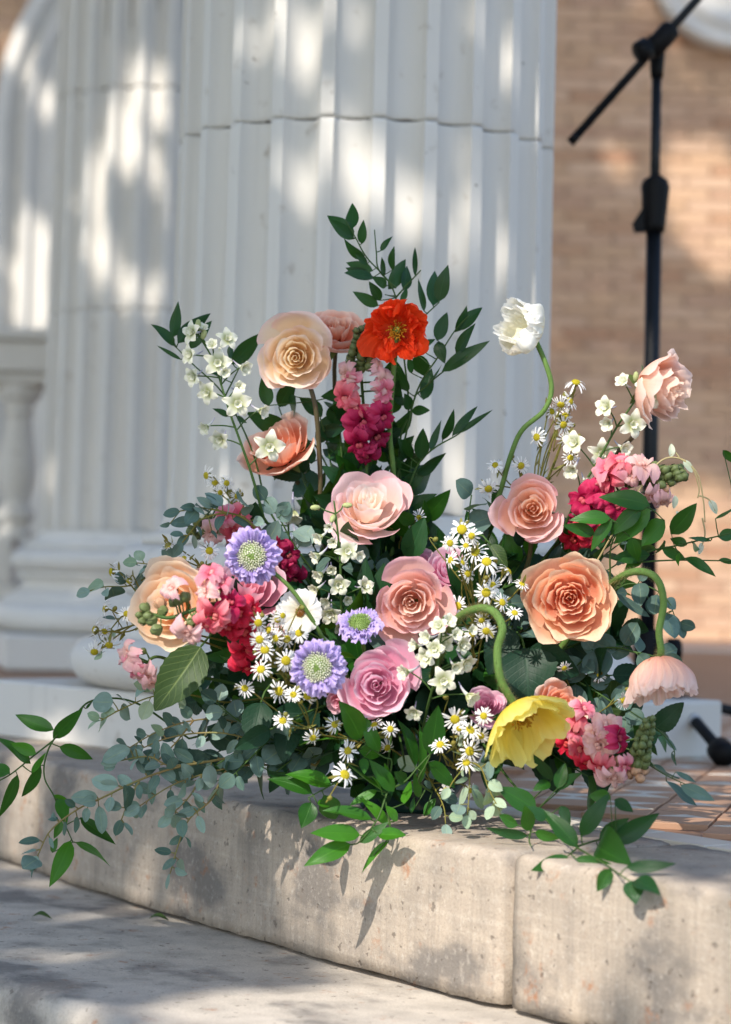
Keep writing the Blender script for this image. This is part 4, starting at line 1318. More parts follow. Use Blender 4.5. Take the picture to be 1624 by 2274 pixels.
# ------------------------------------------------------------------ larkspur
def lark_floret(seed, cup):
    r_ = np.random.default_rng(seed)
    mb = MB()
    nu, nv = 5, 7
    u, v = np.meshgrid(np.linspace(-1, 1, nu), np.linspace(0, 1, nv), indexing='ij')
    for k in range(5):
        a = k * 1.2566 + r_.normal(0, .08) + .3
        w = (.27 + .09 * r_.uniform()) * np.sin(math.pi * np.clip(v * .86 + .1, 0, 1)) ** .8 * (1 + .12 * np.sin(v * 9 + u * 3 + k))
        r = (.06 + .94 * v) * math.cos(cup) * r_.uniform(.92, 1.05)
        z = (.9 * v) * math.sin(cup) + .12 * np.sin(v * 3) + .05 * v * np.sin(u * 3 + r_.uniform(0, 6)) + .12 * w * np.abs(u) - .12 * v ** 3
        x = r * math.cos(a) - u * w * math.sin(a); y = r * math.sin(a) + u * w * math.cos(a)
        mb.add(np.stack([x, y, z], -1), gridf(nu, nv), np.stack([u, v, np.clip(1 - 1.6 * np.abs(u), 0, 1)], -1))
    for k in range(6):
        a = k * 1.05 + r_.uniform(0, .5)
        w = .14 * np.sin(math.pi * np.clip(v * .8 + .15, 0, 1)); r = .05 + .22 * v; z = .1 + .36 * v
        x = r * math.cos(a) - u * w * math.sin(a); y = r * math.sin(a) + u * w * math.cos(a)
        mb.add(np.stack([x, y, z], -1), gridf(nu, nv), np.stack([u, .3 + .5 * v, 0 * u], -1))
    return mb.mesh('floret', PET['lark'])
LARK = [lark_floret(1, .25), lark_floret(2, .6), lark_floret(3, .95), lark_floret(4, .45)]
SPM = MB(); tube(SPM, catmull([(0, 0, .05), (0, .05, -.25), (0, .16, -.6), (0, .34, -.95)], 4), .14, .03, 7); SPM = SPM.mesh('spur', PET['spur'])
LBUD = MB(); lathe(LBUD, [(.0, -.5), (.22, -.3), (.3, .1), (.2, .5), (0, .62)], (0, 0, 0), 8); LBUD = LBUD.mesh('bud', PET['lark'])
def larkspur(label, stem, florets, seed, buds=(), size=27, tobowl=True, stem_r=.0016):
    """florets: (x, y, right, down, towards[, kind, px])"""
    r_ = np.random.default_rng(seed)
    S = catmull([P(*q) for q in stem], 8)
    pts = S
    if tobowl:
        bi = bowl_in(S[-1]); pts = np.vstack([S, catmull([S[-1], (S[-1] + bi) / 2 + np.array([0, 0, .01]), bi], 5)[1:]])
    root = thing('larkspur', label, 'larkspur', pts[-1], 'white larkspur stems')
    mb = MB(); tube(mb, pts, stem_r * .55, stem_r * 1.15, 7)
    PX = np.array([[CX + FPX * ((s - CAM) @ RT) / ((s - CAM) @ FW), CY - FPX * ((s - CAM) @ UP) / ((s - CAM) @ FW), (s - CAM) @ FW] for s in S])
    def attach(x, y):
        # a pedicel leaves the stem a little nearer the root than its flower
        e = np.hypot(PX[:, 0] - x, PX[:, 1] - y)
        i = int(np.argmin(e)); j = min(len(S) - 1, i + 3)
        return S[j], PX[i, 2]
    for k, fl in enumerate(florets):
        x, y, ix, iy, tw = fl[:5]
        kind = fl[5] if len(fl) > 5 else int(r_.integers(4))
        sz = fl[6] if len(fl) > 6 else size
        q, dd = attach(x, y)
        dd += r_.uniform(-.02, .008)
        R = sz * 1.12 * dd / FPX
        ax = AX(ix, iy, tw)
        c = P(x, y, dd)
        f2 = frame(ax, r_.normal(0, .3))
        o = inst('floret', LARK[kind], M4(c - ax * R * .2, f2, R), root)
        s_ = bpy.data.objects.new('spur', SPM); COL.objects.link(s_); s_.parent = o
        tube(mb, catmull([q, (q + c) / 2 - ax * R * .3, c - ax * R * .25], 5), .0009, .0007, 5)
    for (x, y, ix, iy, tw) in buds:
        q, dd = attach(x, y)
        ax = AX(ix, iy, tw); c = P(x, y, dd)
        o = inst('bud', LBUD, M4(c, frame(ax), 22 * dd / FPX), root)
        tube(mb, catmull([q, (q + c) / 2, c - ax * .004], 4), .0009, .0007, 5)
    mb.build('stem', MAT['stem'], root)
    return root

# ================================================================== the arrangement
# ---- roses
rose('rose', 'peach cream rose with pink outer petals, highest big open rose', 656, 788, 2.60, 106, AX(-.05, .08, 1), 'peach_cream', 11, 26, 1.0, via=[(700, 900, 2.63), (712, 1060, 2.65), (720, 1200, 2.66)])
rose('rose', 'coral peach rose tucked behind the orange-red poppy', 752, 718, 2.66, 92, AX(.1, -.72, .7), 'coral', 12, 21, 1.0)
rose('rose', 'coral peach rose half behind the tall white larkspur', 603, 968, 2.65, 114, AX(-.35, -.62, .6), 'coral', 13, 19, .92)
rose('rose', 'ivory rose with pink rim, sunlit, above the lilac flowers in the centre', 825, 1102, 2.55, 120, AX(.05, -.62, .78), 'ivory_pink', 14, 23, 1.0, via=[(815, 1230, 2.6), (820, 1400, 2.63)])
rose('rose', 'peach pink rose below the white poppy', 1178, 1130, 2.54, 94, AX(-.08, -.08, 1), 'peach_pink', 15, 25, 1.0, via=[(1170, 1260, 2.6), (1080, 1450, 2.64)])
rose('rose', 'largest peach garden rose, ruffled, beside the drooping peach poppy', 1266, 1336, 2.45, 128, AX(-.12, .0, 1), 'peach', 216, 30, 1.0, ruffle=1.7)
rose('rose', 'blush rose with pink outer petals beside the white asters', 916, 1342, 2.44, 108, AX(-.06, .06, 1), 'blush', 17, 25, 1.0)
rose('rose', 'lavender pink rose touching the lowest lilac scabiosa', 836, 1515, 2.40, 107, AX(-.08, -.12, 1), 'lavender_pink', 18, 24, .98)
rose('rose', 'apricot rose facing sideways above the large rose leaf', 366, 1338, 2.45, 136, AX(-.42, -.15, .9), 'apricot', 19, 21, 1.0, sq=1.0, ruffle=1.3)
rose('rose', 'wide-petalled pink rose behind the upper lilac scabiosa', 556, 1292, 2.51, 116, AX(.12, -.62, .78), 'pink', 20, 18, 1.0)
rose('rose', 'pale blush rose turned aside in full sun beside the microphone stand', 1514, 872, 2.58, 118, AX(.78, .12, .60), 'pale_blush', 22, 24, .85, zs=1.45, ruffle=1.5, via=[(1420, 950, 2.60), (1330, 1050, 2.62), (1230, 1220, 2.64)])
rose('rose', 'small deep pink rose half hidden above the yellow poppy', 1080, 1560, 2.45, 58, AX(.05, -.5, .85), 'deep_pink', 23, 18, 1.0)
rose('rose', 'peach rose partly hidden behind the yellow poppy and pink snapdragon', 1256, 1560, 2.46, 76, AX(.3, -.25, .9), 'coral', 24, 21, 1.0, ruffle=1.5)
rose('rose', 'pale pink rose half hidden behind the aster cluster and blush rose', 1000, 1258, 2.56, 74, AX(.1, -.5, .75), 'lavender_pink', 25, 18, 1.0)
rose('rose', 'orange peach rose mostly hidden behind the apricot rose', 455, 1272, 2.53, 52, AX(.1, -.7, .6), 'coral', 26, 15, 1.0)
rose('rose', 'pale pink rose low behind the white cosmos', 640, 1372, 2.47, 62, AX(-.1, -.55, .8), 'ivory_pink', 27, 15, 1.0)
rose('rose', 'pink rose peeping out below the lilac scabiosa', 748, 1560, 2.43, 44, AX(-.3, .3, .9), 'pink', 28, 14, 1.0)
rose('rose', 'pink rose in shade behind the blush rose', 940, 1240, 2.6, 46, AX(.1, -.6, .7), 'deep_pink', 29, 14, 1.0)

# ---- poppies
OPEN = ((.06, -.40), (.55, -.50), (.88, -.25), (.98, .16))
CUP = ((.06, -.55), (.75, -.62), (1.0, -.05), (.62, .45))
BELL = ((.06, -.55), (.72, -.62), (1.02, .0), (.98, .48))
BELLW = ((.06, -.50), (.72, -.55), (1.0, .0), (1.12, .42))
poppy('poppy', 'orange-red crinkled poppy facing forward at the top', 880, 735, 2.60, 70, AX(-.12, .18, 1), 'poppy_red', 31, OPEN, 9, 2.6, [(872, 850, 2.63), (866, 960, 2.64), (874, 1060, 2.645), (870, 1250, 2.65)], hw=1.0, rim=.16, inner=.74, pleat=.15, rimvar=.06)
poppy('poppy', 'white half-closed poppy on a tall curving stem', 1157, 727, 2.60, 76, AX(-.62, -.25, .5), 'poppy_white', 32, CUP, 9, 1.7, [(1213, 810, 2.6), (1225, 865, 2.6), (1208, 912, 2.6), (1160, 955, 2.6), (1135, 1010, 2.6), (1112, 1090, 2.61), (1080, 1190, 2.62), (1040, 1350, 2.64)], hw=1.05, rim=.1, stamens=False, stretch=.85, rimvar=.08, inner=.8)
poppy('poppy', 'yellow nodding poppy on a bent hairy stem', 1170, 1610, 2.37, 92, AX(.42, .70, .62), 'poppy_yellow', 33, BELLW, 6, 1.7, [(1113, 1510, 2.37), (1105, 1445, 2.37), (1116, 1395, 2.37), (1096, 1358, 2.38), (1060, 1352, 2.40), (1015, 1376, 2.44), (980, 1450, 2.5)], hw=1.05, rim=.07, inner=.86, rimvar=.12, pleat=.2, stem_r=.0042, hairs=1.6)
poppy('poppy', 'peach nodding poppy on a bent hairy stem at the right edge', 1470, 1512, 2.43, 76, AX(.05, .96, .26), 'poppy_peach', 34, BELL, 8, 1.8, [(1468, 1442, 2.43), (1464, 1400, 2.43), (1474, 1340, 2.43), (1462, 1290, 2.43), (1430, 1270, 2.44), (1385, 1278, 2.46), (1330, 1330, 2.52), (1200, 1500, 2.58)], hw=1.0, rim=.06, stem_r=.0038, hairs=1.6, stretch=1.22, pleat=.8, inner=.86, rimvar=.2)

# ---- scabiosa
scabiosa('lilac scabiosa with its stem crossing the white cosmos', 560, 1235, 2.39, 63, AX(-.05, -.02, 1), 41, [(640, 1300, 2.40), (690, 1370, 2.41), (722, 1425, 2.43), (770, 1500, 2.5)])
scabiosa('lilac scabiosa lowest, touching the lavender pink rose', 706, 1482, 2.33, 64, AX(-.1, .0, 1), 42, [(740, 1500, 2.40), (790, 1560, 2.5), (830, 1650, 2.58)])
scabiosa('lilac scabiosa with green dome beside the blush rose', 800, 1388, 2.43, 50, AX(.0, -.75, .6), 43, [(810, 1450, 2.46), (830, 1560, 2.54)], green=.7, dome=.5)

# ---- white cosmos
def cosmos(label, px, py, d, rpx, axis, seed):
    r_ = np.random.default_rng(seed)
    c = P(px, py, d); R = rpx * d / FPX; fr = frame(axis, .4)
    pth = stem_to_bowl(c - fr[2] * R * .15, -fr[2])
    root = thing('cosmos', label, 'cosmos', pth[-1])
    u, v = np.meshgrid(np.linspace(-1, 1, 11), np.linspace(0, 1, 9), indexing='ij')
    for k in range(7):
        a = k * 6.2832 / 7 + r_.normal(0, .1)
        ph = r_.uniform(0, 6.28, 2)
        w = .42 * (.25 + .8 * np.sin(math.pi * np.clip(v * .6 + .06, 0, 1))) 
        r = (.08 + .92 * v) * (1 - .1 * np.abs(u) ** 2 + .03 * np.sin(u * 9)) * r_.uniform(.92, 1.05)
        z = .16 * np.sin(v * 2.4) + .05 * v * np.sin(u * 5 + ph[0]) + .03 * v * np.sin(u * 10 + ph[1]) + .03 * (k % 2)
        mb = MB(); mb.add(np.stack([r * math.cos(a) - u * w * math.sin(a), r * math.sin(a) + u * w * math.cos(a), z], -1).reshape(-1, 3) * R @ fr + c, gridf(11, 9), np.stack([u, v, 0 * u], -1))
        mb.build('petal', PET['cosmos'], root)
    mb = MB()
    for k in range(50):
        q = .2 * math.sqrt((k + .5) / 50); a = k * 2.4
        t = MB(); lathe(t, [(.02, 0), (.022, .1), (.03, .14), (0, .17)], (q * math.cos(a), q * math.sin(a), .0), 5)
        mb.add(t.v[0] * R @ fr + c, t.f)
    tag(mb.build('disc', MAT['anther'], root), kind='stuff')
    mb = MB(); tube(mb, pth, .0015, .0017, 6); mb.build('stem', MAT['stem'], root)
cosmos('white cosmos with brown centre crossed by a green stem', 666, 1360, 2.415, 52, AX(.1, -.1, 1), 51)

# ---- asters
aster_spray('dense aster cluster between the crimson snapdragon and the white cosmos', [(574, 1383), (595, 1400), (616, 1375), (628, 1367, 40), (637, 1419, 52), (664, 1406, 50), (613, 1417), (588, 1443, 52), (577, 1420), (635, 1467, 54), (580, 1487, 52)], 2.36, 61, (640, 1520, 2.42), spread=.25)
aster_spray('loose asters under the lowest lilac scabiosa', [(621, 1535, 52), (544, 1528, 48), (683, 1546, 46), (652, 1543, 42), (628, 1601, 44)], 2.37, 62, (690, 1620, 2.45), spread=.3)
aster_spray('sunlit low asters among the green ruscus leaves', [(772, 1667, 52), (765, 1721, 54), (695, 1638, 44), (743, 1609, 42), (867, 1619, 44), (832, 1610, 40)], 2.385, 63, (800, 1650, 2.46), spread=.3)
aster_spray('tall aster cluster between the blush rose and the peach roses', [(1026, 1176, 54), (1048, 1190), (1000, 1206, 36), (1035, 1212, 34), (1057, 1227, 50), (1081, 1248, 52), (1002, 1244, 44), (1027, 1250, 34), (1038, 1274, 50), (1127, 1270, 50), (1094, 1300, 46), (1080, 1316, 50), (1115, 1338, 42), (1159, 1298, 36), (1143, 1362, 38), (1016, 1346, 46)], 2.45, 64, (1060, 1400, 2.5), spread=.35)
aster_spray('small asters under the arch of the yellow poppy stem', [(1070, 1377, 42), (1080, 1401, 52), (1049, 1407, 40)], 2.42, 65, (1060, 1480, 2.5), spread=.25)
aster_spray('asters to the left of the yellow poppy above pale eucalyptus', [(1011, 1597, 52), (1044, 1622, 50), (1068, 1634, 44), (1074, 1590, 46), (978, 1654, 42), (1044, 1668, 48), (1036, 1694, 44), (1020, 1618, 40)], 2.385, 66, (1010, 1700, 2.48), spread=.35)
aster_spray('tall asters against the brick wall below the white poppy', [(1279, 850, 50, (.1, -.9, .3)), (1265, 891, 44, (.2, -.6, .5)), (1246, 898, 40), (1225, 914, 42), (1255, 924, 46), (1251, 943, 44), (1193, 971, 48), (1256, 975, 44), (1157, 1034, 44), (1100, 1033, 42, (0, -.95, .2)), (1085, 1085, 46), (1267, 1017, 36)], 2.6, 67, (1190, 1120, 2.62), spread=.35)
aster_spray('asters at the outer left, among round eucalyptus leaves', [(249, 1270, 44, (-.9, 0, .4)), (287, 1290, 48, (-.9, .1, .4)), (234, 1352, 46, (-.7, 0, .6)), (212, 1399, 46, (-.8, .1, .5)), (232, 1403, 40), (281, 1363, 40), (210, 1447, 42, (-.3, .8, .4)), (243, 1432, 40)], 2.5, 68, (330, 1380, 2.53), spread=.4)
aster_spray('two asters beside eucalyptus, above the apricot rose', [(373, 1212, 42), (465, 1223, 44), (409, 1240, 36)], 2.52, 69, (480, 1290, 2.55), spread=.3)
aster_spray('blurred asters behind the upper eucalyptus', [(459, 1056, 40), (477, 1073, 40), (503, 1073, 40), (489, 1094, 38), (525, 1101, 40), (522, 1117, 36)], 2.66, 70, (550, 1180, 2.66), spread=.45)
aster_spray('single asters in shade below the largest peach rose', [(1253, 1483, 38, (.1, .6, .6)), (1384, 1555, 44, (.7, 0, .6)), (1330, 1500, 30)], 2.49, 71, (1290, 1600, 2.55), spread=.3)
aster_spray('dim asters behind the ivory rose', [(905, 1180, 36), (930, 1150, 34), (985, 1215, 30)], 2.62, 72, (900, 1260, 2.65), spread=.3)
aster_spray('dim asters low among the dark leaves', [(990, 1755, 40), (1045, 1755, 38), (960, 1600, 34), (860, 1660, 36)], 2.46, 73, (960, 1740, 2.53), spread=.4)

# ---- snapdragons
def budrow(x0, y0, x1, y1, n, px0, px1, w0, w1, seed, pink=0):
    r_ = random.Random(seed); out = []
    for k in range(n):
        t = k / (n - 1); w = w0 + (w1 - w0) * t
        nx, ny = -(y1 - y0), (x1 - x0); q = math.hypot(nx, ny)
        s = (-1, 0, 1)[k % 3] * w * r_.uniform(.7, 1.1)
        b_ = (x0 + (x1 - x0) * t + nx / q * s, y0 + (y1 - y0) * t + ny / q * s, px0 + (px1 - px0) * t)
        out.append(b_ + (1,) if k >= n - pink else b_)
    return out
snapdragon('tall snapdragon, magenta below and green tip, under the orange-red poppy', [(802, 728, 2.63), (800, 800, 2.63), (806, 880, 2.635), (812, 960, 2.64), (815, 1040, 2.645)],
  [(772, 832, 'pale', -.6, .2, .6, 46), (848, 850, 'pale', .6, .1, .6, 54), (782, 846, 'pink', -.3, .3, .9, 40), (838, 820, 'pale', .7, -.2, .5, 44), (768, 882, 'coral', -.5, .3, .8, 56), (852, 870, 'pink', .6, .2, .8, 50), (790, 905, 'coral', -.2, .4, 1, 50), (806, 938, 'magenta', -.1, .3, 1, 70), (848, 925, 'magenta', .6, .2, .7, 60), (800, 985, 'magenta', -.4, .5, .8, 64), (836, 968, 'dark', .4, .4, .8, 60), (815, 1010, 'dark', 0, .7, .7, 46)],
  budrow(803, 726, 802, 822, 24, 18, 30, 12, 26, 3), 81, 60)
snapdragon('snapdragon lying across the apricot rose, green buds to crimson florets', [(330, 1362, 2.36), (375, 1372, 2.35), (420, 1358, 2.345), (470, 1342, 2.35), (520, 1345, 2.36), (560, 1400, 2.40), (620, 1500, 2.48)],
  [(382, 1308, 'pale', -.4, -.5, .7, 50), (418, 1404, 'pale', -.2, .7, .7, 60), (470, 1275, 'pink', -.2, -.8, .6, 56), (492, 1295, 'pink', .2, -.7, .7, 52), (458, 1312, 'pale', -.5, -.3, .8, 46), (478, 1365, 'coral', -.2, .5, .8, 72), (460, 1385, 'coral', -.3, .8, .5, 50), (512, 1340, 'magenta', .1, -.3, .9, 60), (530, 1362, 'red', .3, .1, 1, 62), (508, 1390, 'red', -.3, .7, .7, 60), (542, 1402, 'red', .2, .4, .9, 64), (560, 1352, 'red', .8, -.2, .6, 48), (548, 1440, 'red', .1, .8, .6, 62), (548, 1478, 'red', .0, .9, .4, 60), (575, 1430, 'red', .7, .3, .6, 46)],
  [(322, 1350, 30), (338, 1378, 32), (348, 1398, 34), (330, 1368, 28), (356, 1340, 34, 1), (362, 1356, 30), (398, 1332, 30), (412, 1326, 30), (385, 1338, 26), (436, 1372, 30), (425, 1382, 26), (452, 1362, 28), (318, 1378, 26), (310, 1366, 22), (502, 1318, 24)], 82, 60, .0026)
snapdragon('snapdragon leaning to the microphone stand, green bud tip, magenta lower florets', [(1520, 1056, 2.56), (1470, 1064, 2.565), (1410, 1078, 2.57), (1340, 1110, 2.58), (1290, 1170, 2.59), (1240, 1280, 2.61)],
  [(1352, 1042, 'pink', -.3, -.7, .6, 70), (1378, 1030, 'coral', .1, -.8, .5, 64), (1425, 1036, 'pale', .1, -.8, .5, 66), (1350, 1062, 'coral', -.4, -.1, .9, 56), (1298, 1112, 'magenta', -.5, -.3, .8, 70), (1332, 1100, 'magenta', .1, -.2, 1, 60), (1372, 1122, 'magenta', .1, .3, .9, 60), (1290, 1160, 'dark', -.6, .2, .7, 58), (1276, 1195, 'red', -.3, .6, .7, 62), (1312, 1188, 'red', .3, .6, .7, 60), (1322, 1150, 'dark', .2, .3, .9, 54), (1440, 1100, 'pale', -.1, .8, .5, 52), (1472, 1110, 'pale', .2, .9, .3, 48), (1404, 1056, 'pale', -.1, -.2, .9, 44)],
  budrow(1518, 1050, 1450, 1062, 20, 26, 32, 10, 24, 7) + [(1476, 1085, 30, 1), (1392, 1070, 24), (1425, 1065, 26)], 83, 62)
snapdragon('snapdragon below the drooping peach poppy, pink florets and green bud spike', [(1443, 1598, 2.37), (1432, 1650, 2.37), (1410, 1690, 2.375), (1370, 1690, 2.39), (1310, 1670, 2.42), (1250, 1660, 2.47)],
  [(1282, 1590, 'coral', -.1, -.8, .6, 58), (1296, 1576, 'pink', .3, -.7, .6, 50), (1280, 1622, 'pink', -.3, -.1, .9, 50), (1262, 1652, 'red', -.6, .2, .8, 58), (1290, 1662, 'coral', -.2, .3, 1, 54), (1304, 1690, 'red', -.2, .8, .6, 54), (1346, 1612, 'pale', .1, -.6, .8, 62), (1330, 1655, 'pale', -.1, .1, 1, 66), (1372, 1640, 'magenta', .8, -.2, .6, 56), (1335, 1702, 'coral', -.3, .7, .7, 52), (1362, 1724, 'pale', .1, .8, .6, 60), (1320, 1630, 'pale', -.4, -.2, .9, 48), (1252, 1630, 'magenta', -.7, -.1, .6, 44), (1385, 1700, 'pink', .4, .5, .7, 40)],
  budrow(1443, 1594, 1412, 1712, 26, 18, 32, 8, 22, 8, 3) + [(1422, 1728, 28, 1), (1374, 1690, 28, 1), (1398, 1720, 26, 1)], 84, 60)
snapdragon('faded pink snapdragon floret hanging under the left asters', [(345, 1500, 2.47), (330, 1470, 2.47), (360, 1460, 2.48), (430, 1500, 2.52)],
  [(285, 1455, 'pale', -.8, -.2, .5, 60), (302, 1478, 'pink', -.5, .4, .8, 56), (322, 1496, 'pale', -.1, .9, .5, 56), (336, 1515, 'pale', .3, .9, .3, 44)], [(318, 1446, 20)], 85, 58)
snapdragon('dark magenta snapdragon in shade behind the upper lilac scabiosa', [(605, 1190, 2.58), (625, 1240, 2.58), (650, 1300, 2.6), (690, 1400, 2.62)],
  [(615, 1215, 'dark', -.3, -.1, .9, 50), (640, 1232, 'dark', .3, .1, .9, 50), (632, 1262, 'magenta', .0, .4, .9, 52), (655, 1285, 'dark', .4, .5, .7, 46), (620, 1250, 'dark', -.4, .3, .8, 40)], [(602, 1190, 18)], 86, 50)
snapdragon('coral snapdragon behind the upper eucalyptus leaves', [(480, 1120, 2.6), (520, 1150, 2.6), (570, 1200, 2.62), (640, 1330, 2.63)],
  [(500, 1150, 'pink', -.3, -.2, .9, 48), (535, 1145, 'coral', .3, -.3, .9, 46), (520, 1180, 'coral', -.1, .4, .9, 48), (470, 1185, 'pale', -.4, .3, .8, 50), (556, 1175, 'pink', .3, .2, .8, 44)], [(440, 1160, 28), (425, 1178, 28), (452, 1180, 26), (438, 1190, 24), (462, 1150, 22)], 87, 50)

# ---- larkspur
larkspur('tall larkspur at the left in front of the column', [(440, 742, 2.58), (474, 800, 2.58), (494, 862, 2.58), (512, 920, 2.58), (534, 980, 2.585), (560, 1056, 2.59), (586, 1150, 2.6)],
  [(426, 738, -.6, -.1, .7, 3), (448, 732, .3, -.7, .5, 2, 22), (506, 752, .4, -.3, .8, 0, 26), (423, 788, -.7, 0, .6, 1), (484, 806, .0, .0, 1, 0, 32), (472, 768, -.1, -.4, .8, 2, 22), (430, 836, -.6, .2, .7, 1), (540, 816, .6, .2, .6, 2), (460, 872, -.5, .2, .8, 0, 28), (528, 862, .5, -.2, .8, 2, 24), (528, 896, .2, .1, 1, 0, 33), (580, 912, .7, .2, .5, 2, 26), (459, 948, -.6, .4, .6, 2, 25), (489, 976, -.4, .3, .9, 1, 28), (599, 992, .1, .2, 1, 0, 36), (498, 826, .4, .2, .8, 2, 20)], 91, [(440, 722, .1, -1, 0), (452, 745, .3, -.8, 0)])
larkspur('larkspur hanging under the ivory rose in the centre', [(742, 1112, 2.49), (748, 1160, 2.49), (754, 1220, 2.495), (757, 1280, 2.5), (758, 1340, 2.51), (765, 1420, 2.53)],
  [(732, 1170, -.3, .3, .8, 2, 18), (712, 1192, -.7, .4, .5, 2, 24), (772, 1224, .2, .0, 1, 0, 27), (706, 1234, -.8, .4, .4, 2, 26), (740, 1204, -.2, .2, .9, 2, 20), (712, 1275, -.7, .5, .5, 2, 26), (752, 1298, .2, .2, .9, 1, 29), (702, 1308, -.7, .3, .6, 2, 24), (810, 1302, .6, -.3, .7, 1, 26), (734, 1362, -.1, .5, .8, 1, 30), (772, 1332, .1, .2, .9, 2, 18), (736, 1264, .0, .3, .9, 2, 20), (794, 1234, .6, .1, .6, 2, 22), (752, 1390, .3, .6, .6, 2, 22), (725, 1335, -.4, .4, .8, 2, 22)], 92, [(702, 1127, -1, .05, .3), (770, 1122, 1, 0, .3), (740, 1150, -.3, .6, .5)], 27)
larkspur('larkspur cluster between the lavender pink rose and the yellow poppy stem', [(985, 1370, 2.375), (978, 1430, 2.38), (968, 1500, 2.39), (950, 1570, 2.42), (935, 1640, 2.47)],
  [(994, 1382, .4, -.4, .7, 2, 28), (975, 1390, -.3, -.3, .8, 1, 25), (950, 1416, -.6, -.1, .7, 2, 27), (985, 1428, .1, .0, 1, 1, 28), (948, 1458, -.5, .2, .8, 1, 29), (924, 1434, -.8, -.1, .5, 2, 24), (903, 1492, -.8, .1, .5, 2, 30), (985, 1512, .1, .1, 1, 0, 32), (1034, 1472, .6, .5, .6, 1, 30), (1042, 1546, .7, .5, .5, 2, 32), (919, 1582, -.2, .5, .8, 1, 24), (1026, 1432, .6, .1, .7, 1, 26), (1010, 1410, .5, -.2, .8, 2, 24), (965, 1440, -.1, .0, 1, 3, 24), (1010, 1480, .4, .3, .8, 2, 24), (1046, 1400, .6, -.2, .7, 2, 20)], 93, [], 27)
larkspur('sunlit larkspur reaching to the blush rose at the right', [(1432, 862, 2.58), (1400, 905, 2.58), (1366, 955, 2.585), (1330, 1020, 2.59), (1290, 1090, 2.6), (1240, 1200, 2.62)],
  [(1386, 850, -.5, -.5, .7, 2, 28), (1432, 862, .2, -.4, .8, 1, 28), (1346, 904, -.6, -.2, .7, 1, 30), (1446, 886, .4, .2, .8, 1, 27), (1406, 942, .3, .1, .9, 0, 33), (1352, 940, -.5, .2, .8, 2, 27), (1338, 1006, -.1, .3, .9, 0, 32), (1384, 994, .5, .2, .7, 2, 27), (1276, 984, -.5, -.2, .8, 1, 32), (1272, 1042, -.4, .4, .7, 2, 30), (1300, 1070, .2, .4, .8, 2, 24)], 94, [(1412, 838, .1, -1, .2)], 28)
larkspur('pale larkspur in shade behind the eucalyptus and scabiosa', [(640, 1120, 2.64), (640, 1160, 2.64), (650, 1250, 2.64), (690, 1400, 2.64)],
  [(650, 1140, 0, .8, .4, 2, 36), (468, 1150, -.3, .4, .8, 1, 26), (490, 1178, .1, .5, .8, 2, 24), (660, 1190, .3, .5, .6, 2, 26)], 95, [], 28)

# ---- ruscus branches with hand-placed leaves
zt1 = Z(644, 433, 3.25)
sprig('ruscus_branch', 'tallest dark ruscus branch rising behind the orange-red poppy', [[(885, 1090, 2.68), (890, 970, 2.68), (908, 905, 2.68), (890, 740, 2.68), (872, 640, 2.68), (815, 572, 2.68), (790, 528, 2.68), (768, 490, 2.68)], [(880, 660, 2.68), (905, 632, 2.68), (935, 600, 2.67)], [(880, 640, 2.68), (842, 600, 2.68), (836, 560, 2.68), (832, 510, 2.68)], [(905, 740, 2.68), (945, 700, 2.67), (975, 672, 2.66)]],
  zt1([(460, 320, 275, 185), (460, 312, 280, 128, .42), (445, 245, 462, 62), (520, 355, 522, 178), (540, 460, 380, 335), (600, 548, 400, 492), (612, 592, 388, 565), (600, 600, 400, 522), (655, 765, 575, 622, .42), (640, 800, 450, 705), (680, 585, 655, 450), (740, 545, 745, 370), (712, 682, 825, 452), (655, 405, 740, 297), (825, 690, 862, 512), (800, 772, 856, 672), (905, 590, 908, 362, .14), (970, 842, 930, 602, .26), (1032, 802, 1044, 540, .36), (1077, 770, 1125, 500, .42), (700, 660, 600, 590), (560, 500, 470, 420), (760, 740, 690, 720)]), 'ruscus_dark', seed=101, dj=.016, tilt=.4)
sprig('ruscus_branch', 'dark ruscus branch at the right of the tall poppy, toward the column edge', [[(880, 1080, 2.67), (905, 950, 2.67), (930, 860, 2.665), (975, 790, 2.66), (1010, 735, 2.655), (1042, 700, 2.65)], [(920, 880, 2.67), (985, 825, 2.66), (1040, 790, 2.65)]],
  zt1([(1060, 1052, 1130, 842, .42), (1066, 1058, 1112, 1218, .48), (1195, 990, 1290, 802), (1212, 980, 1380, 796), (1200, 1150, 1338, 925, .36), (1095, 1275, 1452, 1066, .24), (930, 1110, 1052, 1036), (920, 1150, 980, 1320, .5), (850, 1422, 740, 1202, .5), (962, 1480, 1026, 1252), (872, 1545, 820, 1440, .5), (880, 1560, 1012, 1540), (830, 1520, 740, 1440, .5), (1000, 1360, 1090, 1230), (880, 1290, 850, 1150)]), 'ruscus_dark', seed=102, dj=.014, tilt=.4)
sprig('ruscus_branch', 'fine-tipped ruscus branch against the column at the right of the ivory rose', [[(905, 1090, 2.66), (930, 1030, 2.66), (965, 995, 2.655), (1012, 968, 2.65), (1030, 955, 2.65)]],
  zt1([(935, 1902, 976, 1682, .42), (1012, 1842, 1100, 1632, .26), (1100, 1772, 1202, 1552, .26), (1170, 1742, 1352, 1512, .2), (1212, 1722, 1470, 1556, .14), (920, 2022, 1132, 1872, .36), (772, 1912, 892, 1802), (800, 1980, 700, 1860), (870, 1900, 830, 1760, .4)]), 'ruscus_dark', seed=103, dj=.012, tilt=.4)
zt2 = Z(311, 433, 3.25)
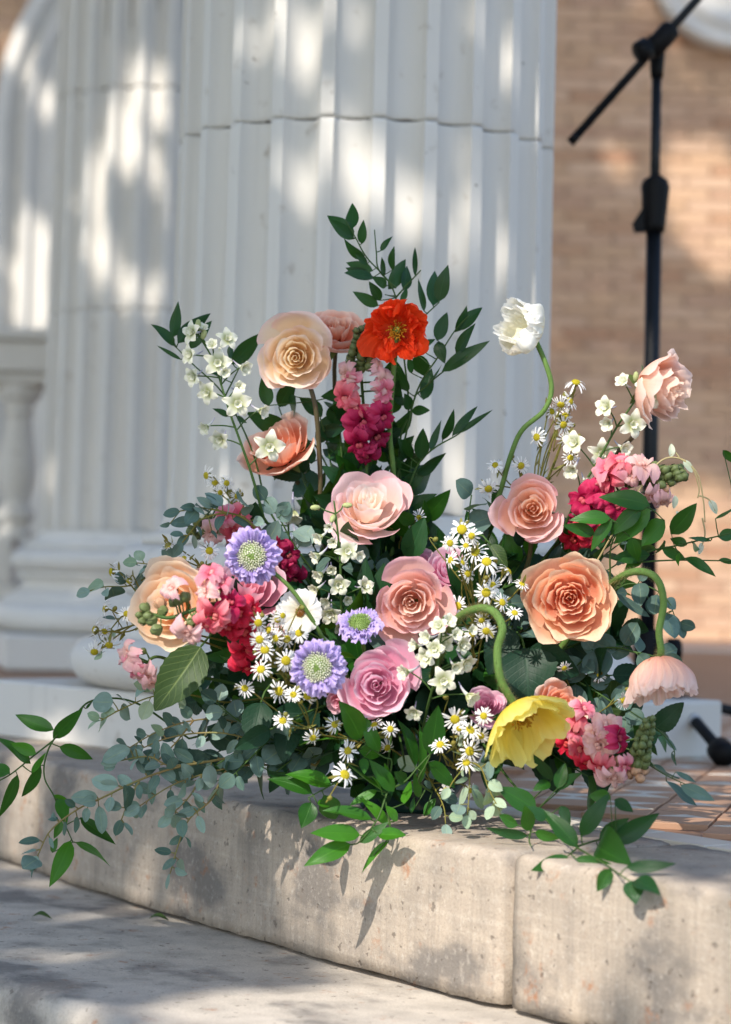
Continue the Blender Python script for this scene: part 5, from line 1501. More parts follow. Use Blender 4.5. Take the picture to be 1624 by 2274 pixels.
sprig('ruscus_branch', 'ruscus tip behind the tall larkspur at the upper left', [[(590, 1120, 2.66), (560, 1000, 2.66), (500, 880, 2.655), (430, 810, 2.65), (392, 772, 2.65)], [(500, 880, 2.66), (540, 800, 2.66)]],
  zt2([(232, 1032, 285, 770), (250, 1090, 88, 932), (272, 1072, 492, 832), (362, 1110, 512, 902), (660, 1222, 892, 1002, .36), (300, 1190, 120, 1085, .14), (640, 1180, 660, 1080, .5), (640, 1600, 528, 1530), (700, 1600, 770, 1640), (610, 1330, 500, 1280, .5)]), 'ruscus_dark', seed=104, dj=.012, tilt=.45)
sprig('ruscus_branch', 'dark broad leaves hanging below the highest peach cream rose', [[(760, 1180, 2.67), (742, 1080, 2.67), (726, 980, 2.67), (700, 890, 2.66)], [(740, 1060, 2.67), (690, 980, 2.67), (640, 1010, 2.67)]],
  zt2([(1120, 1450, 1100, 1640, .5), (930, 1525, 880, 1312, .45)]) + zt1([(310, 1652, 382, 1472, .6), (232, 1602, 68, 1462, .5), (380, 1442, 228, 1442, .5), (160, 1940, 60, 1700, .5), (250, 1700, 400, 1700, .5), (330, 1760, 280, 1880, .5), (200, 1800, 330, 1560, .5), (420, 1680, 330, 1640, .5)]), 'ruscus_dark', seed=105, dj=.02, tilt=.5)
zb = Z(500, 1443, 2.925)
sprig('ruscus_branch', 'sunlit bright green ruscus spilling over the stone edge at the centre', [[(900, 1700, 2.45), (866, 1745, 2.42), (856, 1772, 2.41), (838, 1820, 2.40), (800, 1868, 2.40), (782, 1876, 2.40)], [(862, 1740, 2.42), (870, 1690, 2.41), (850, 1680, 2.41), (800, 1642, 2.40)], [(856, 1780, 2.41), (866, 1850, 2.41), (830, 1900, 2.41)], [(862, 1755, 2.42), (900, 1735, 2.41), (930, 1702, 2.41), (955, 1675, 2.41)]],
  zb([(880, 582, 755, 330, .48), (1002, 662, 896, 430, .36), (735, 582, 480, 612, .42), (955, 1102, 640, 1046, .30), (880, 1202, 555, 1166, .32), (815, 1262, 520, 1402, .34), (1062, 1132, 870, 970, .3), (992, 1196, 1182, 1202, .4), (870, 1252, 1072, 1132, .3), (1066, 1242, 870, 1432, .2), (1100, 922, 938, 708, .36), (1032, 922, 785, 746, .34), (1020, 942, 960, 812, .3), (990, 912, 810, 1016, .3), (1180, 862, 1100, 790, .5), (1165, 1002, 1205, 850, .4), (1122, 1112, 1042, 1012, .5), (870, 652, 1012, 690, .5), (900, 700, 910, 810, .5), (1060, 820, 1030, 740, .3), (720, 560, 710, 490, .3)]), 'ruscus_sunlit', mats=['ruscus_sunlit', 'ruscus', 'ruscus_sunlit'], seed=106, dj=.012, tilt=.45)
sprig('ruscus_branch', 'ruscus with wide glossy leaves lying on the stone left of the bright branch', [[(860, 1720, 2.46), (760, 1735, 2.44), (715, 1755, 2.44), (685, 1772, 2.44)]],
  zb([(692, 882, 395, 790, .40), (568, 932, 280, 812, .36), (562, 992, 500, 1162, .6), (640, 942, 728, 1102, .6), (600, 1000, 690, 1000, .5)]), 'ruscus', mats=['ruscus', 'ruscus_sunlit'], seed=107, dj=.01, tilt=.3)
sprig('ruscus_branch', 'ruscus with broad upright leaves below the larkspur cluster', [[(960, 1760, 2.46), (930, 1735, 2.43), (945, 1700, 2.42), (962, 1665, 2.42)]],
  zb([(1232, 762, 1130, 450, .40), (1262, 882, 1272, 482, .16), (1332, 682, 1396, 360, .40), (1322, 732, 1502, 886, .42), (1212, 1062, 1232, 952, .4), (1292, 1082, 1372, 962, .5), (1260, 960, 1230, 800, .3)]), 'ruscus', seed=108, dj=.01, tilt=.35)
zr = Z(999.6, 1443.6, 2.6)
sprig('ruscus_branch', 'dark ruscus trailing onto the stone at the right, crossing the block joint', [[(1130, 1730, 2.45), (1192, 1800, 2.38), (1270, 1870, 2.30), (1282, 1882, 2.27), (1345, 1920, 2.20), (1385, 1948, 2.145), (1410, 1962, 2.12)], [(1282, 1880, 2.28), (1330, 1865, 2.30), (1370, 1862, 2.29)], [(1192, 1800, 2.38), (1176, 1860, 2.33), (1180, 1880, 2.30)], [(1280, 1885, 2.27), (1262, 1900, 2.25)]],
  zr([(738, 1140, 540, 915, .34), (755, 1076, 908, 820, .32), (860, 1092, 1035, 966, .34), (935, 1112, 1222, 960, .34), (682, 1190, 470, 1286, .32), (452, 1072, 200, 1040, .24), (490, 1052, 642, 1092, .4), (850, 1132, 998, 1236, .4), (722, 1206, 942, 1226, .22), (926, 1262, 850, 1396, .55), (1054, 1332, 1066, 1466, .75), (1062, 1332, 1218, 1394, .5), (1015, 1252, 1306, 1256, .24), (620, 802, 662, 650, .42), (630, 812, 756, 690, .38), (580, 762, 480, 812, .5), (592, 752, 490, 600, .42), (500, 922, 280, 780, .45), (392, 1012, 280, 952, .45), (462, 1042, 422, 902, .45), (950, 862, 1062, 932, .5), (930, 852, 800, 832, .6), (560, 980, 450, 900, .5), (640, 900, 700, 1010, .5)]), 'ruscus', mats=['ruscus', 'ruscus', 'ruscus_dark'], seed=109, dj=.010, tilt=.35)
zq = Z(1055, 638.5, 2.853)
sprig('ruscus_branch', 'ruscus with broad glossy leaves in front of the magenta snapdragon', [[(1310, 1420, 2.55), (1352, 1310, 2.52), (1358, 1210, 2.50), (1400, 1150, 2.49), (1440, 1125, 2.49)]],
  zq([(1112, 1382, 790, 1300, .38), (1052, 1388, 848, 1562, .38), (1112, 1402, 868, 1612, .42), (1202, 1470, 1060, 1642, .62), (860, 1462, 600, 1470, .36), (762, 1562, 560, 1496, .36), (872, 1472, 722, 1662, .32), (992, 1582, 1030, 1746, .5)]), 'ruscus', mats=['ruscus', 'ruscus', 'ruscus_dark'], seed=110, dj=.012, tilt=.3)
sprig('ruscus_branch', 'thin ruscus branch reaching past the microphone stand to the right', [[(1380, 1300, 2.53), (1430, 1232, 2.52), (1510, 1210, 2.51), (1624, 1184, 2.50), (1720, 1160, 2.49)], [(1400, 1250, 2.52), (1500, 1244, 2.51), (1640, 1246, 2.5)]],
  zq([(1240, 1562, 1416, 1372, .42), (1345, 1630, 1235, 1590, .5), (1500, 1602, 1352, 1592, .3), (1540, 1582, 1660, 1552, .4), (1330, 1712, 1526, 1826, .3), (1182, 1652, 1342, 1732, .36), (1110, 1692, 860, 1722, .4), (1380, 1620, 1420, 1660, .5), (1545, 1725, 1660, 1740, .3), (1520, 1466, 1660, 1395, .3), (1570, 1030, 1660, 1120, .4), (1060, 1700, 950, 1800, .5), (1200, 1600, 1130, 1700, .4), (1290, 1680, 1290, 1760, .3)]), 'ruscus', seed=111, dj=.012, tilt=.4)
zl = Z(0, 1388, 2.925)
sprig('ruscus_branch', 'ruscus trailing far out at the left over the lower step', [[(420, 1640, 2.60), (300, 1560, 2.58), (205, 1556, 2.56), (160, 1600, 2.55), (118, 1645, 2.55), (100, 1690, 2.55), (100, 1730, 2.55), (120, 1768, 2.55), (140, 1820, 2.55), (162, 1870, 2.55)], [(118, 1645, 2.55), (78, 1676, 2.55), (20, 1722, 2.55), (-30, 1745, 2.55)]],
  zl([(352, 682, 92, 600, .30), (345, 736, 542, 545, .26), (236, 836, 70, 765, .42), (200, 902, -30, 730, .36), (385, 790, 612, 856, .34), (205, 962, 300, 830, .22), (265, 906, 145, 1132, .24), (116, 970, 10, 1262, .26), (66, 966, -80, 930, .5), (345, 1102, 476, 1200, .3), (520, 1250, 746, 1432, .28), (490, 1410, 732, 1562, .32), (460, 1400, 328, 1702, .32), (402, 1272, 360, 1392, .4), (340, 1480, 370, 1380, .4), (560, 545, 600, 490, .3), (380, 1130, 450, 1290, .35)]), 'ruscus', mats=['ruscus', 'ruscus', 'ruscus_sunlit'], seed=112, dj=.016, tilt=.3)

# ---- eucalyptus
ev = (.0125, .026, 1.0, .56)
sprig('eucalyptus_branch', 'long grey eucalyptus branch trailing left over the lower step', [[(620, 1690, 2.56), (556, 1676, 2.54), (470, 1690, 2.52), (386, 1706, 2.51), (308, 1733, 2.50), (218, 1776, 2.50), (168, 1800, 2.50), (112, 1845, 2.50), (84, 1900, 2.50)], [(470, 1690, 2.52), (380, 1700, 2.51), (330, 1680, 2.51), (262, 1690, 2.51)], [(310, 1735, 2.5), (290, 1770, 2.5), (270, 1820, 2.5)]],
  zl([(636, 1116, 460, 1116, .5), (642, 1172, 662, 1362, .38), (772, 1042, 595, 1002, .5), (850, 802, 660, 882, .5), (822, 1202, 822, 1032, .48), (982, 992, 982, 1172, .32), (502, 1242, 490, 1352, .55), (380, 1262, 310, 1266, .6), (262, 1396, 125, 1422, .36), (250, 1520, 160, 1580, .8), (255, 1530, 200, 1640, .6), (880, 802, 925, 902, .6), (960, 880, 1020, 810, .9), (970, 900, 880, 900, .9), (1130, 930, 1110, 860, .9)]), 'euc', 'euc', 'stem_red', .0017, auto=(.013, .026, 1.1, .52), seed=121, mats=['euc', 'euc_dark', 'euc'], tilt=.6)
sprig('eucalyptus_branch', 'short eucalyptus branch hanging in front of the stone block face at the left', [[(640, 1660, 2.55), (560, 1665, 2.53), (500, 1715, 2.52), (470, 1775, 2.51), (420, 1820, 2.5), (395, 1880, 2.5), (378, 1940, 2.5)]],
  zl([(1290, 1192, 1150, 1240, .36), (1182, 1262, 1192, 1382, .55), (1192, 1372, 1098, 1422, .45), (1142, 1512, 1062, 1592, .3), (1162, 1522, 1196, 1612, .35), (1350, 1150, 1420, 1060, .8), (1140, 1210, 1070, 1200, .8), (1210, 1140, 1230, 1230, .7)]), 'euc', 'euc', 'stem_red', .0015, auto=(.016, .024, 1.0, .5), seed=122, mats=['euc', 'euc', 'euc_dark'])
sprig('eucalyptus_branch', 'eucalyptus branch with rusty stem lying above the stone edge', [[(700, 1700, 2.55), (620, 1668, 2.53), (520, 1632, 2.52), (440, 1628, 2.52), (370, 1640, 2.52), (320, 1660, 2.52)]], [], 'euc', 'euc', 'stem_red', .0016, auto=(.014, .027, 1.0, .62), seed=123, mats=['euc', 'euc_pale', 'euc_dark'])
sprig('eucalyptus_branch', 'pale eucalyptus tip pointing left under the hanging snapdragon floret', [[(500, 1560, 2.55), (400, 1540, 2.53), (335, 1548, 2.52), (270, 1575, 2.51), (225, 1600, 2.51)]],
  zl([(740, 500, 600, 505, .75), (790, 520, 850, 610, .8), (700, 590, 640, 690, .6), (880, 470, 960, 390, .6), (1000, 420, 870, 370, .55)]), 'euc_pale', 'euc', 'stem_pale', .0013, auto=(.02, .024, 1.0, .6), seed=124, mats=['euc_pale', 'euc_pale', 'euc'])
ze = Z(166.6, 1027, 3.656)
sprig('eucalyptus_branch', 'eucalyptus reaching left over the first aster pair, above the apricot rose', [[(600, 1230, 2.57), (560, 1165, 2.55), (510, 1140, 2.54), (450, 1152, 2.535), (425, 1180, 2.53), (405, 1205, 2.53)], [(510, 1140, 2.54), (450, 1128, 2.54), (400, 1135, 2.54)]],
  ze([(1200, 350, 1060, 240, .75), (1120, 360, 995, 290, .4), (1090, 390, 985, 335, .7), (960, 480, 770, 490, .4), (980, 370, 865, 355, .4), (930, 590, 820, 690, .42), (970, 590, 965, 695, .45), (1230, 430, 1250, 290, .4), (1380, 340, 1330, 280, .9), (1280, 460, 1430, 500, .45), (1450, 460, 1540, 500, .45), (1110, 550, 1150, 620, .7), (770, 500, 700, 505, .25)]), 'euc_dark', 'euc', 'stem_pale', .0015, auto=(.018, .026, 1.0, .55), seed=125, mats=['euc_dark', 'euc', 'euc_dark'])
sprig('eucalyptus_branch', 'eucalyptus reaching outward left over the outermost asters', [[(430, 1290, 2.54), (360, 1270, 2.53), (290, 1300, 2.52), (235, 1303, 2.51), (200, 1312, 2.51)], [(420, 1262, 2.54), (350, 1255, 2.53), (305, 1250, 2.53)]],
  ze([(235, 1000, 80, 1050, .6), (300, 1010, 310, 1110, .85), (500, 950, 580, 870, .8), (500, 830, 440, 780, .7), (430, 960, 310, 930, .5), (560, 930, 480, 990, .7)]), 'euc', 'euc', 'stem_pale', .0013, auto=(.02, .022, 1.0, .65), seed=126, mats=['euc', 'euc_pale', 'euc_dark'])
sprig('eucalyptus_branch', 'eucalyptus among the outer left asters above the column base', [[(400, 1400, 2.54), (320, 1330, 2.53), (280, 1360, 2.52), (245, 1400, 2.51), (225, 1440, 2.51)]], [], 'euc', 'euc', 'stem_pale', .0013, auto=(.014, .02, 1.0, .62), seed=127, mats=['euc', 'euc_pale', 'euc_pale'])
sprig('eucalyptus_branch', 'blue-grey round eucalyptus beside the tall larkspur stem', [[(720, 1300, 2.62), (660, 1220, 2.6), (620, 1150, 2.6), (590, 1110, 2.6)], [(660, 1220, 2.6), (630, 1210, 2.59)]], [(640, 1215, 585, 1195, .7), (650, 1180, 690, 1200, .8), (610, 1140, 590, 1105, .9), (655, 1240, 700, 1260, .6), (615, 1150, 650, 1130, .9)], 'euc_dark', 'euc', 'stem', .0014, auto=(.018, .028, 1.1, .75), seed=128, mats=['euc_dark', 'euc'])
sprig('eucalyptus_branch', 'dark round eucalyptus leaves below the largest peach rose', [[(1180, 1620, 2.55), (1260, 1500, 2.52), (1340, 1440, 2.51), (1420, 1450, 2.50), (1470, 1462, 2.5)], [(1260, 1500, 2.52), (1330, 1540, 2.51), (1390, 1580, 2.5)]],
  [(1330, 1440, 1330, 1510, .85), (1370, 1445, 1290, 1420, .7), (1420, 1450, 1400, 1400, .8), (1300, 1500, 1240, 1470, .7), (1360, 1560, 1400, 1520, .5), (1330, 1550, 1370, 1600, .7), (1400, 1575, 1370, 1540, .8)], 'euc_dark', 'euc', 'stem', .0015, auto=(.018, .032, 1.0, .75), seed=129)
sprig('eucalyptus_branch', 'eucalyptus sprig beside the hairy stem of the drooping peach poppy', [[(1300, 1420, 2.52), (1370, 1310, 2.5), (1430, 1300, 2.49), (1480, 1330, 2.48), (1505, 1385, 2.48)], [(1430, 1300, 2.49), (1440, 1330, 2.49)]],
  [(1420, 1295, 1428, 1345, .6), (1460, 1320, 1452, 1365, .8), (1478, 1330, 1502, 1352, .9), (1480, 1365, 1512, 1405, .6), (1480, 1360, 1498, 1420, .5), (1370, 1320, 1440, 1375, .2)], 'euc_dark', 'euc', 'stem', .0011, auto=(.03, .024, 1.0, .7), seed=130)
sprig('eucalyptus_branch', 'narrow-leaved sprig over the tiles at the right', [[(1330, 1680, 2.42), (1420, 1690, 2.40), (1480, 1722, 2.38), (1530, 1745, 2.37)], [(1400, 1580, 2.42), (1460, 1620, 2.4), (1495, 1660, 2.4), (1498, 1690, 2.4)]],
  zr([(1245, 752, 1420, 906, .34), (1330, 780, 1528, 866, .34), (1190, 450, 1280, 540, .2), (1240, 500, 1305, 586, .24), (1280, 590, 1300, 670, .15), (1300, 700, 1420, 770, .2), (1180, 660, 1250, 700, .2)]), 'euc_dark', 'lance', 'stem', .0011, seed=131, bowl_stem=True)
sprig('eucalyptus_branch', 'pale eucalyptus tips hanging below the asters beside the yellow poppy', [[(1010, 1660, 2.44), (1040, 1700, 2.40), (1042, 1760, 2.385), (1038, 1810, 2.38)], [(1040, 1690, 2.40), (1068, 1705, 2.385), (1085, 1750, 2.38), (1110, 1800, 2.375)], [(1036, 1700, 2.40), (1010, 1730, 2.385), (998, 1750, 2.38)]],
  zr([(108, 800, 45, 890, .5), (125, 800, 195, 920, .34), (110, 930, 95, 1010, .75), (235, 780, 295, 850, .7), (250, 860, 330, 905, .5), (250, 870, 295, 950, .5), (215, 820, 225, 900, .5), (105, 740, 30, 760, .25), (230, 640, 225, 740, .4), (60, 890, 35, 950, .6)]), 'euc_pale', 'euc', 'stem_pale', .0011, auto=(.022, .02, 1.0, .6), seed=132, mats=['euc_pale', 'euc_pale', 'euc'])
sprig('eucalyptus_branch', 'pale eucalyptus leaves low at the centre behind the bright ruscus', [[(930, 1690, 2.5), (960, 1740, 2.47), (985, 1790, 2.44), (990, 1830, 2.43)], [(940, 1700, 2.49), (915, 1740, 2.46)]], [], 'euc', 'euc', 'stem_pale', .0011, auto=(.014, .022, 1.0, .65), seed=133, mats=['euc', 'euc_pale', 'euc_dark'])

# ---- rose leaves
def leaf_thing(label, base, tip, wr, mat, nrm=(0, 0, 1)):
    b_, t_ = P(*base), P(*tip)
    pth = stem_to_bowl(b_, b_ - t_, .3)
    root = thing('rose_foliage', label, 'foliage', pth[-1])
    rose_leaf(root, b_, t_, wr, AX(*nrm), MAT[mat])
    mb = MB(); tube(mb, pth, .0011, .0014, 6); mb.build('stem', MAT['stem'], root)
    return root
leaf_thing('large olive green rose leaf under the apricot rose', (446, 1436, 2.45), (352, 1584, 2.435), .52, 'rose_leaf', (-.1, .1, 1))
leaf_thing('large dark rose leaf between the yellow poppy and the largest rose', (1165, 1440, 2.5), (1180, 1560, 2.48), 1.0, 'rose_leaf_dark')
leaf_thing('dark rose leaf spreading right under the largest peach rose', (1170, 1450, 2.5), (1290, 1490, 2.49), .62, 'rose_leaf_dark')
leaf_thing('dark rose leaf behind the yellow poppy stem', (1130, 1390, 2.51), (1090, 1500, 2.5), .6, 'rose_leaf_dark')
leaf_thing('olive leaf tip between the two peach roses', (1090, 1210, 2.53), (1042 + 80, 1262, 2.52), .55, 'rose_leaf')
leaf_thing('dark rose leaf below the drooping peach poppy', (1452, 1620, 2.46), (1520, 1562, 2.45), .5, 'rose_leaf_dark')
leaf_thing('olive leaf under the eucalyptus at the right', (1330, 1590, 2.53), (1420, 1500, 2.52), .6, 'rose_leaf')
leaf_thing('dark rose leaf beside the ivory rose', (905, 1240, 2.58), (945, 1150, 2.57), .5, 'ruscus_dark')
leaf_thing('dark leaf low at the left behind the asters', (600, 1620, 2.48), (520, 1660, 2.46), .45, 'rose_leaf_dark')
leaf_thing('broad dark leaf low behind the asters', (580, 1560, 2.5), (560, 1660, 2.48), .6, 'rose_leaf_dark')

# ---- sprigs filling the heart of the arrangement
ANCH = [('peach cream rose', 656, 788, 2.6), ('coral rose under the larkspur', 603, 968, 2.65), ('ivory rose', 825, 1102, 2.55), ('peach pink rose', 1178, 1130, 2.54), ('largest peach rose', 1268, 1336, 2.45), ('blush rose', 916, 1342, 2.44), ('lavender pink rose', 836, 1515, 2.4), ('apricot rose', 378, 1352, 2.47), ('yellow poppy', 1168, 1612, 2.37), ('drooping peach poppy', 1470, 1518, 2.43), ('lowest scabiosa', 706, 1482, 2.33), ('upper scabiosa', 560, 1235, 2.39), ('dense aster cluster', 610, 1420, 2.37), ('tall aster cluster', 1060, 1260, 2.45), ('low sunlit asters', 770, 1690, 2.38), ('larkspur cluster', 985, 1440, 2.38), ('pink snapdragon spike', 1340, 1660, 2.4), ('crimson snapdragon', 545, 1430, 2.36), ('large olive leaf', 400, 1510, 2.44), ('bowl', 930, 1770, 2.66), ('magenta snapdragon', 1320, 1110, 2.57)]
ANW = [(n_, P(x_, y_, d_)) for n_, x_, y_, d_ in ANCH]
frng = np.random.default_rng(77)
def filler(b_, e_, kind, nl=12, big=1.0):
    pts_ = catmull([b_, (b_ + e_) / 2 + np.array([0, 0, .025]), e_], 6)
    near = [n_ for n_, q in sorted(ANW, key=lambda t: np.linalg.norm(t[1] - e_))[:2]]
    kinds = (('ruscus_branch', 'dark narrow-leaved sprig', 'ruscus_dark'), ('rose_foliage', 'dark broad rose leaves', 'rose_leaf_dark'), ('ruscus_branch', 'green narrow-leaved sprig', 'ruscus'), ('eucalyptus_branch', 'dark round-leaved sprig', 'euc_dark'))
    nm, lb, mt_ = kinds[kind]
    root = thing(nm, '%s deep between the %s and the %s' % (lb, near[0], near[1]), 'foliage', pts_[0], 'leafy sprigs between the flowers')
    mb = MB(); tube(mb, pts_, .0014, .0008, 5)
    for q in range(nl):
        i = int(4 + (len(pts_) - 5) * q / (nl - 1))
        tg = unit(pts_[min(i + 1, len(pts_) - 1)] - pts_[i - 1])
        lat = unit(np.cross(tg, frng.normal(0, 1, 3)))
        ax = unit(tg * .6 + lat * .8)
        l_ = (frng.uniform(.032, .055) if kind != 3 else frng.uniform(.022, .034)) * big
        tip = pts_[i] + ax * l_
        if tip[2] < .006: tip[2] = .006
        m2 = MB(); m2.add(*leaf_geo(pts_[i], tip, (.42, .6, .42, .72)[kind], unit(CAM - pts_[i]) + frng.normal(0, .7, 3), ('ruscus', 'rose', 'ruscus', 'euc')[kind], .1, .15, frng.uniform(0, .7), int(frng.integers(1e6))))
        m2.build('leaf', MAT[mt_], root)
    mb.build('stem', MAT['stem'], root)
for k in range(60):
    az = frng.uniform(-math.pi, math.pi); el = frng.uniform(.0, 1.25)
    dirv = np.array([math.cos(az) * math.cos(el) * 1.25, -abs(math.sin(az)) * math.cos(el) * (.55 if math.sin(az) > -.5 else 1) * .75 + .10, math.sin(el)])
    ln = frng.uniform(.14, .25) * (1.15 if el > .7 else 1)
    b_ = BOWL + np.array([frng.uniform(-.04, .04), frng.uniform(-.04, .04), .085])
    e_ = b_ + unit(dirv) * ln + np.array([0, 0, -.02 * (el < .4)])
    if e_[2] < .03: e_[2] = .03
    filler(b_, e_, k % 4)
for k in range(46):
    x_ = frng.uniform(430, 1440); y_ = frng.uniform(1420, 1770) if k % 3 else frng.uniform(1250, 1500)
    d_ = frng.uniform(2.50, 2.60)
    e_ = P(x_, y_, d_)
    if e_[2] < .03: e_[2] = .03
    filler(bowl_in(e_), e_, (0, 1, 2, 3)[k % 4], 11, 1.15)

for k in range(17):            # dark upright leaves behind the tall stems
    x_ = frng.uniform(590, 950); y_ = frng.uniform(860, 1180)
    e_ = P(x_, y_, frng.uniform(2.66, 2.71))
    filler(bowl_in(e_), e_, (0, 2, 0, 1)[k % 4], 12, 1.0)
for k in range(16):
    x_ = frng.uniform(960, 1430); y_ = frng.uniform(1080, 1420)
    e_ = P(x_, y_, frng.uniform(2.58, 2.66))
    filler(bowl_in(e_), e_, (0, 3, 0, 1)[k % 4], 11, 1.0)
sprig('eucalyptus_branch', 'eucalyptus spray just under the large olive rose leaf', [[(640, 1640, 2.56), (520, 1600, 2.54), (430, 1600, 2.53), (350, 1625, 2.52), (280, 1665, 2.52)], [(430, 1600, 2.53), (390, 1650, 2.52), (350, 1690, 2.52)]], [], 'euc', 'euc', 'stem_red', .0014, auto=(.012, .028, 1.0, .62), seed=141, mats=['euc', 'euc_dark', 'euc_dark'])
sprig('eucalyptus_branch', 'dense eucalyptus spray above the stone edge beside the trailing ruscus', [[(640, 1700, 2.56), (540, 1700, 2.53), (450, 1720, 2.52), (380, 1745, 2.51), (310, 1790, 2.5)], [(450, 1720, 2.52), (420, 1770, 2.51), (380, 1810, 2.5)]], [], 'euc', 'euc', 'stem_red', .0014, auto=(.012, .027, 1.0, .58), seed=142, mats=['euc', 'euc', 'euc_dark'])
sprig('eucalyptus_branch', 'dark eucalyptus spray between the crimson snapdragon and the stone edge', [[(700, 1680, 2.54), (600, 1640, 2.52), (530, 1600, 2.51), (480, 1560, 2.5)], [(600, 1640, 2.52), (560, 1680, 2.51), (520, 1720, 2.5)]], [], 'euc_dark', 'euc', 'stem', .0014, auto=(.012, .03, 1.0, .75), seed=143, mats=['euc', 'euc_dark', 'euc_dark'])

# ---- pale tendril with white buds at the right
vine = thing('flowering_vine', 'pale drooping tendril with small white buds at the right', 'vine', P(1400, 1120, 2.55))
mb = MB()
for st in ([(1400, 1120, 2.55), (1460, 1030, 2.55), (1510, 1018, 2.55), (1548, 1050, 2.55), (1562, 1110, 2.55), (1566, 1160, 2.55)], [(1400, 1120, 2.55), (1470, 1022, 2.55), (1530, 1030, 2.55), (1552, 1080, 2.55), (1550, 1106, 2.55)], [(1510, 1018, 2.55), (1500, 1005, 2.55), (1490, 1010, 2.55)], [(1552, 1100, 2.55), (1575, 1110, 2.55), (1588, 1135, 2.55)], [(1560, 1150, 2.55), (1566, 1185, 2.55), (1558, 1215, 2.55)]):
    tube(mb, catmull([P(*q) for q in st], 8), .0009, .0007, 6)
bi = bowl_in(P(1400, 1120, 2.55)); tube(mb, catmull([P(1400, 1120, 2.55), P(1250, 1350, 2.6), bi], 6), .001, .0012, 5)
mb.build('stem', MAT['vine'], vine)
for (x, y, x2, y2) in ((1490, 1015, 1492, 985), (1518, 1022, 1538, 1050), (1500, 1100, 1496, 1130), (1502, 1135, 1512, 1150), (1575, 1110, 1592, 1142), (1558, 1205, 1552, 1232)):
    m2 = MB(); m2.add(*leaf_geo(P(x, y, 2.55), P(x2, y2, 2.55), .45, AX(.2, 0, 1), 'euc', .1, .5)); m2.build('bud', MAT['bud_white'], vine)

# ---- fallen leaf bits on the lower step
for (x, y, lab) in ((70, 2037, 'small curled green leaf fallen on the lower step, farther left'), (330, 2041, 'fallen green leaf scrap on the lower step near the stone riser')):
    ray = P(x, y, 1.0) - CAM
    q = CAM + ray * ((-.148 - CAM_Z) / ray[2])
    m2 = MB(); m2.add(*leaf_geo(q, q + np.array([.024, -.006, .003]), .4, np.array([.1, -.2, 1.0]), 'ruscus', .25, .4, .4, 3))
    o = m2.build('fallen_leaf', MAT['rose_leaf']); tag(o, lab, 'leaf')

# ------------------------------------------------------------------ trees that shade the porch
def ray_plane(x, y, z):
    r = P(x, y, 1.0) - CAM
    return CAM + r * ((z - CAM_Z) / r[2])
def curb(x, y):
    s = edge_at(x); ax_, ay_ = arc_pt(s, 0)
    return P(x, y, (np.array([ax_, ay_, 0]) - CAM) @ FW)
E1 = np.array([math.cos(SUN_AZ), -math.sin(SUN_AZ), 0])
E2 = np.cross(E1, L); E2 = E2 if E2[2] > 0 else -E2
spots = []
def spot(pt, r): spots.append((np.dot(pt, E1), np.dot(pt, E2), r))
for x, y, r in ((270, 270, .08), (300, 240, .06), (250, 300, .05), (340, 150, .04), (180, 340, .04), (320, 360, .05), (210, 530, .06), (190, 490, .04), (300, 640, .05), (335, 650, .045), (380, 440, .03), (310, 140, .03)):
    spot(P(x, y, 5.95), r * .75)
for x, y, r in ((60, 500, .08), (60, 580, .08), (50, 680, .06), (110, 690, .06), (10, 60, .07), (85, 190, .05)):
    spot(P(x, y, 9.95), r)
for x, y, r in ((655, 80, .04), (640, 130, .035), (490, 50, .028), (780, 60, .045), (600, 50, .025), (590, 340, .03), (720, 230, .035), (885, 420, .05), (880, 480, .045), (800, 380, .045), (1000, 510, .04), (1010, 330, .035), (1112, 40, .04), (1115, 100, .03), (1185, 120, .03), (1095, 420, .035), (430, 1020, .045), (435, 985, .035), (490, 690, .022), (690, 470, .03), (1010, 1060, .05)):
    spot(P(x, y, 3.36), r * .55)
for x, y, r in ((1580, 415, .2), (1540, 1330, .32), (1600, 1280, .3), (1600, 1180, .12), (1570, 20, .03), (1500, 1370, .16), (1350, 300, .03), (1330, 1100, .05)):
    spot(P(x, y, 10.0), r)
for x, y, d_, r in ((1520, 870, 2.58, .085), (1440, 880, 2.58, .05), (1370, 920, 2.58, .05), (1160, 725, 2.6, .04), (1250, 900, 2.6, .045), (830, 1075, 2.53, .04), (395, 1440, 2.43, .032), (340, 1420, 2.45, .028), (560, 1300, 2.46, .022), (625, 1335, 2.46, .022), (385, 1250, 2.45, .025), (790, 1680, 2.38, .045), (850, 1740, 2.4, .05), (745, 1690, 2.4, .03), (1205, 1470, 2.4, .0), (1010, 1850, 2.5, .04), (1080, 1160, 2.45, .0), (460, 1310, 2.36, .018), (1100, 1780, 2.38, .028), (1470, 1510, 2.42, .03), (1175, 1600, 2.37, .025), (650, 790, 2.6, .032), (1280, 1330, 2.44, .02), (700, 1480, 2.34, .02), (370, 1330, 2.43, .02), (880, 730, 2.6, .02), (430, 800, 2.58, .02), (500, 850, 2.58, .02)):
    if r: spot(P(x, y, d_), r)
for x, y, r in ((760, 1960, .045), (840, 1950, .06), (930, 1950, .07), (1030, 1960, .07), (1000, 2060, .08), (900, 2060, .07), (790, 2090, .035), (1090, 2110, .08), (1060, 1930, .05), (1190, 1950, .06), (1290, 1960, .055), (1440, 1990, .05), (1560, 2010, .04), (1210, 2050, .045), (1610, 2180, .07), (1510, 2250, .05), (330, 1975, .03), (50, 1760, .055), (60, 1840, .05), (820, 2120, .04), (1100, 2190, .05), (1350, 2000, .03), (1180, 2150, .03)):
    spot(curb(x, y), r)
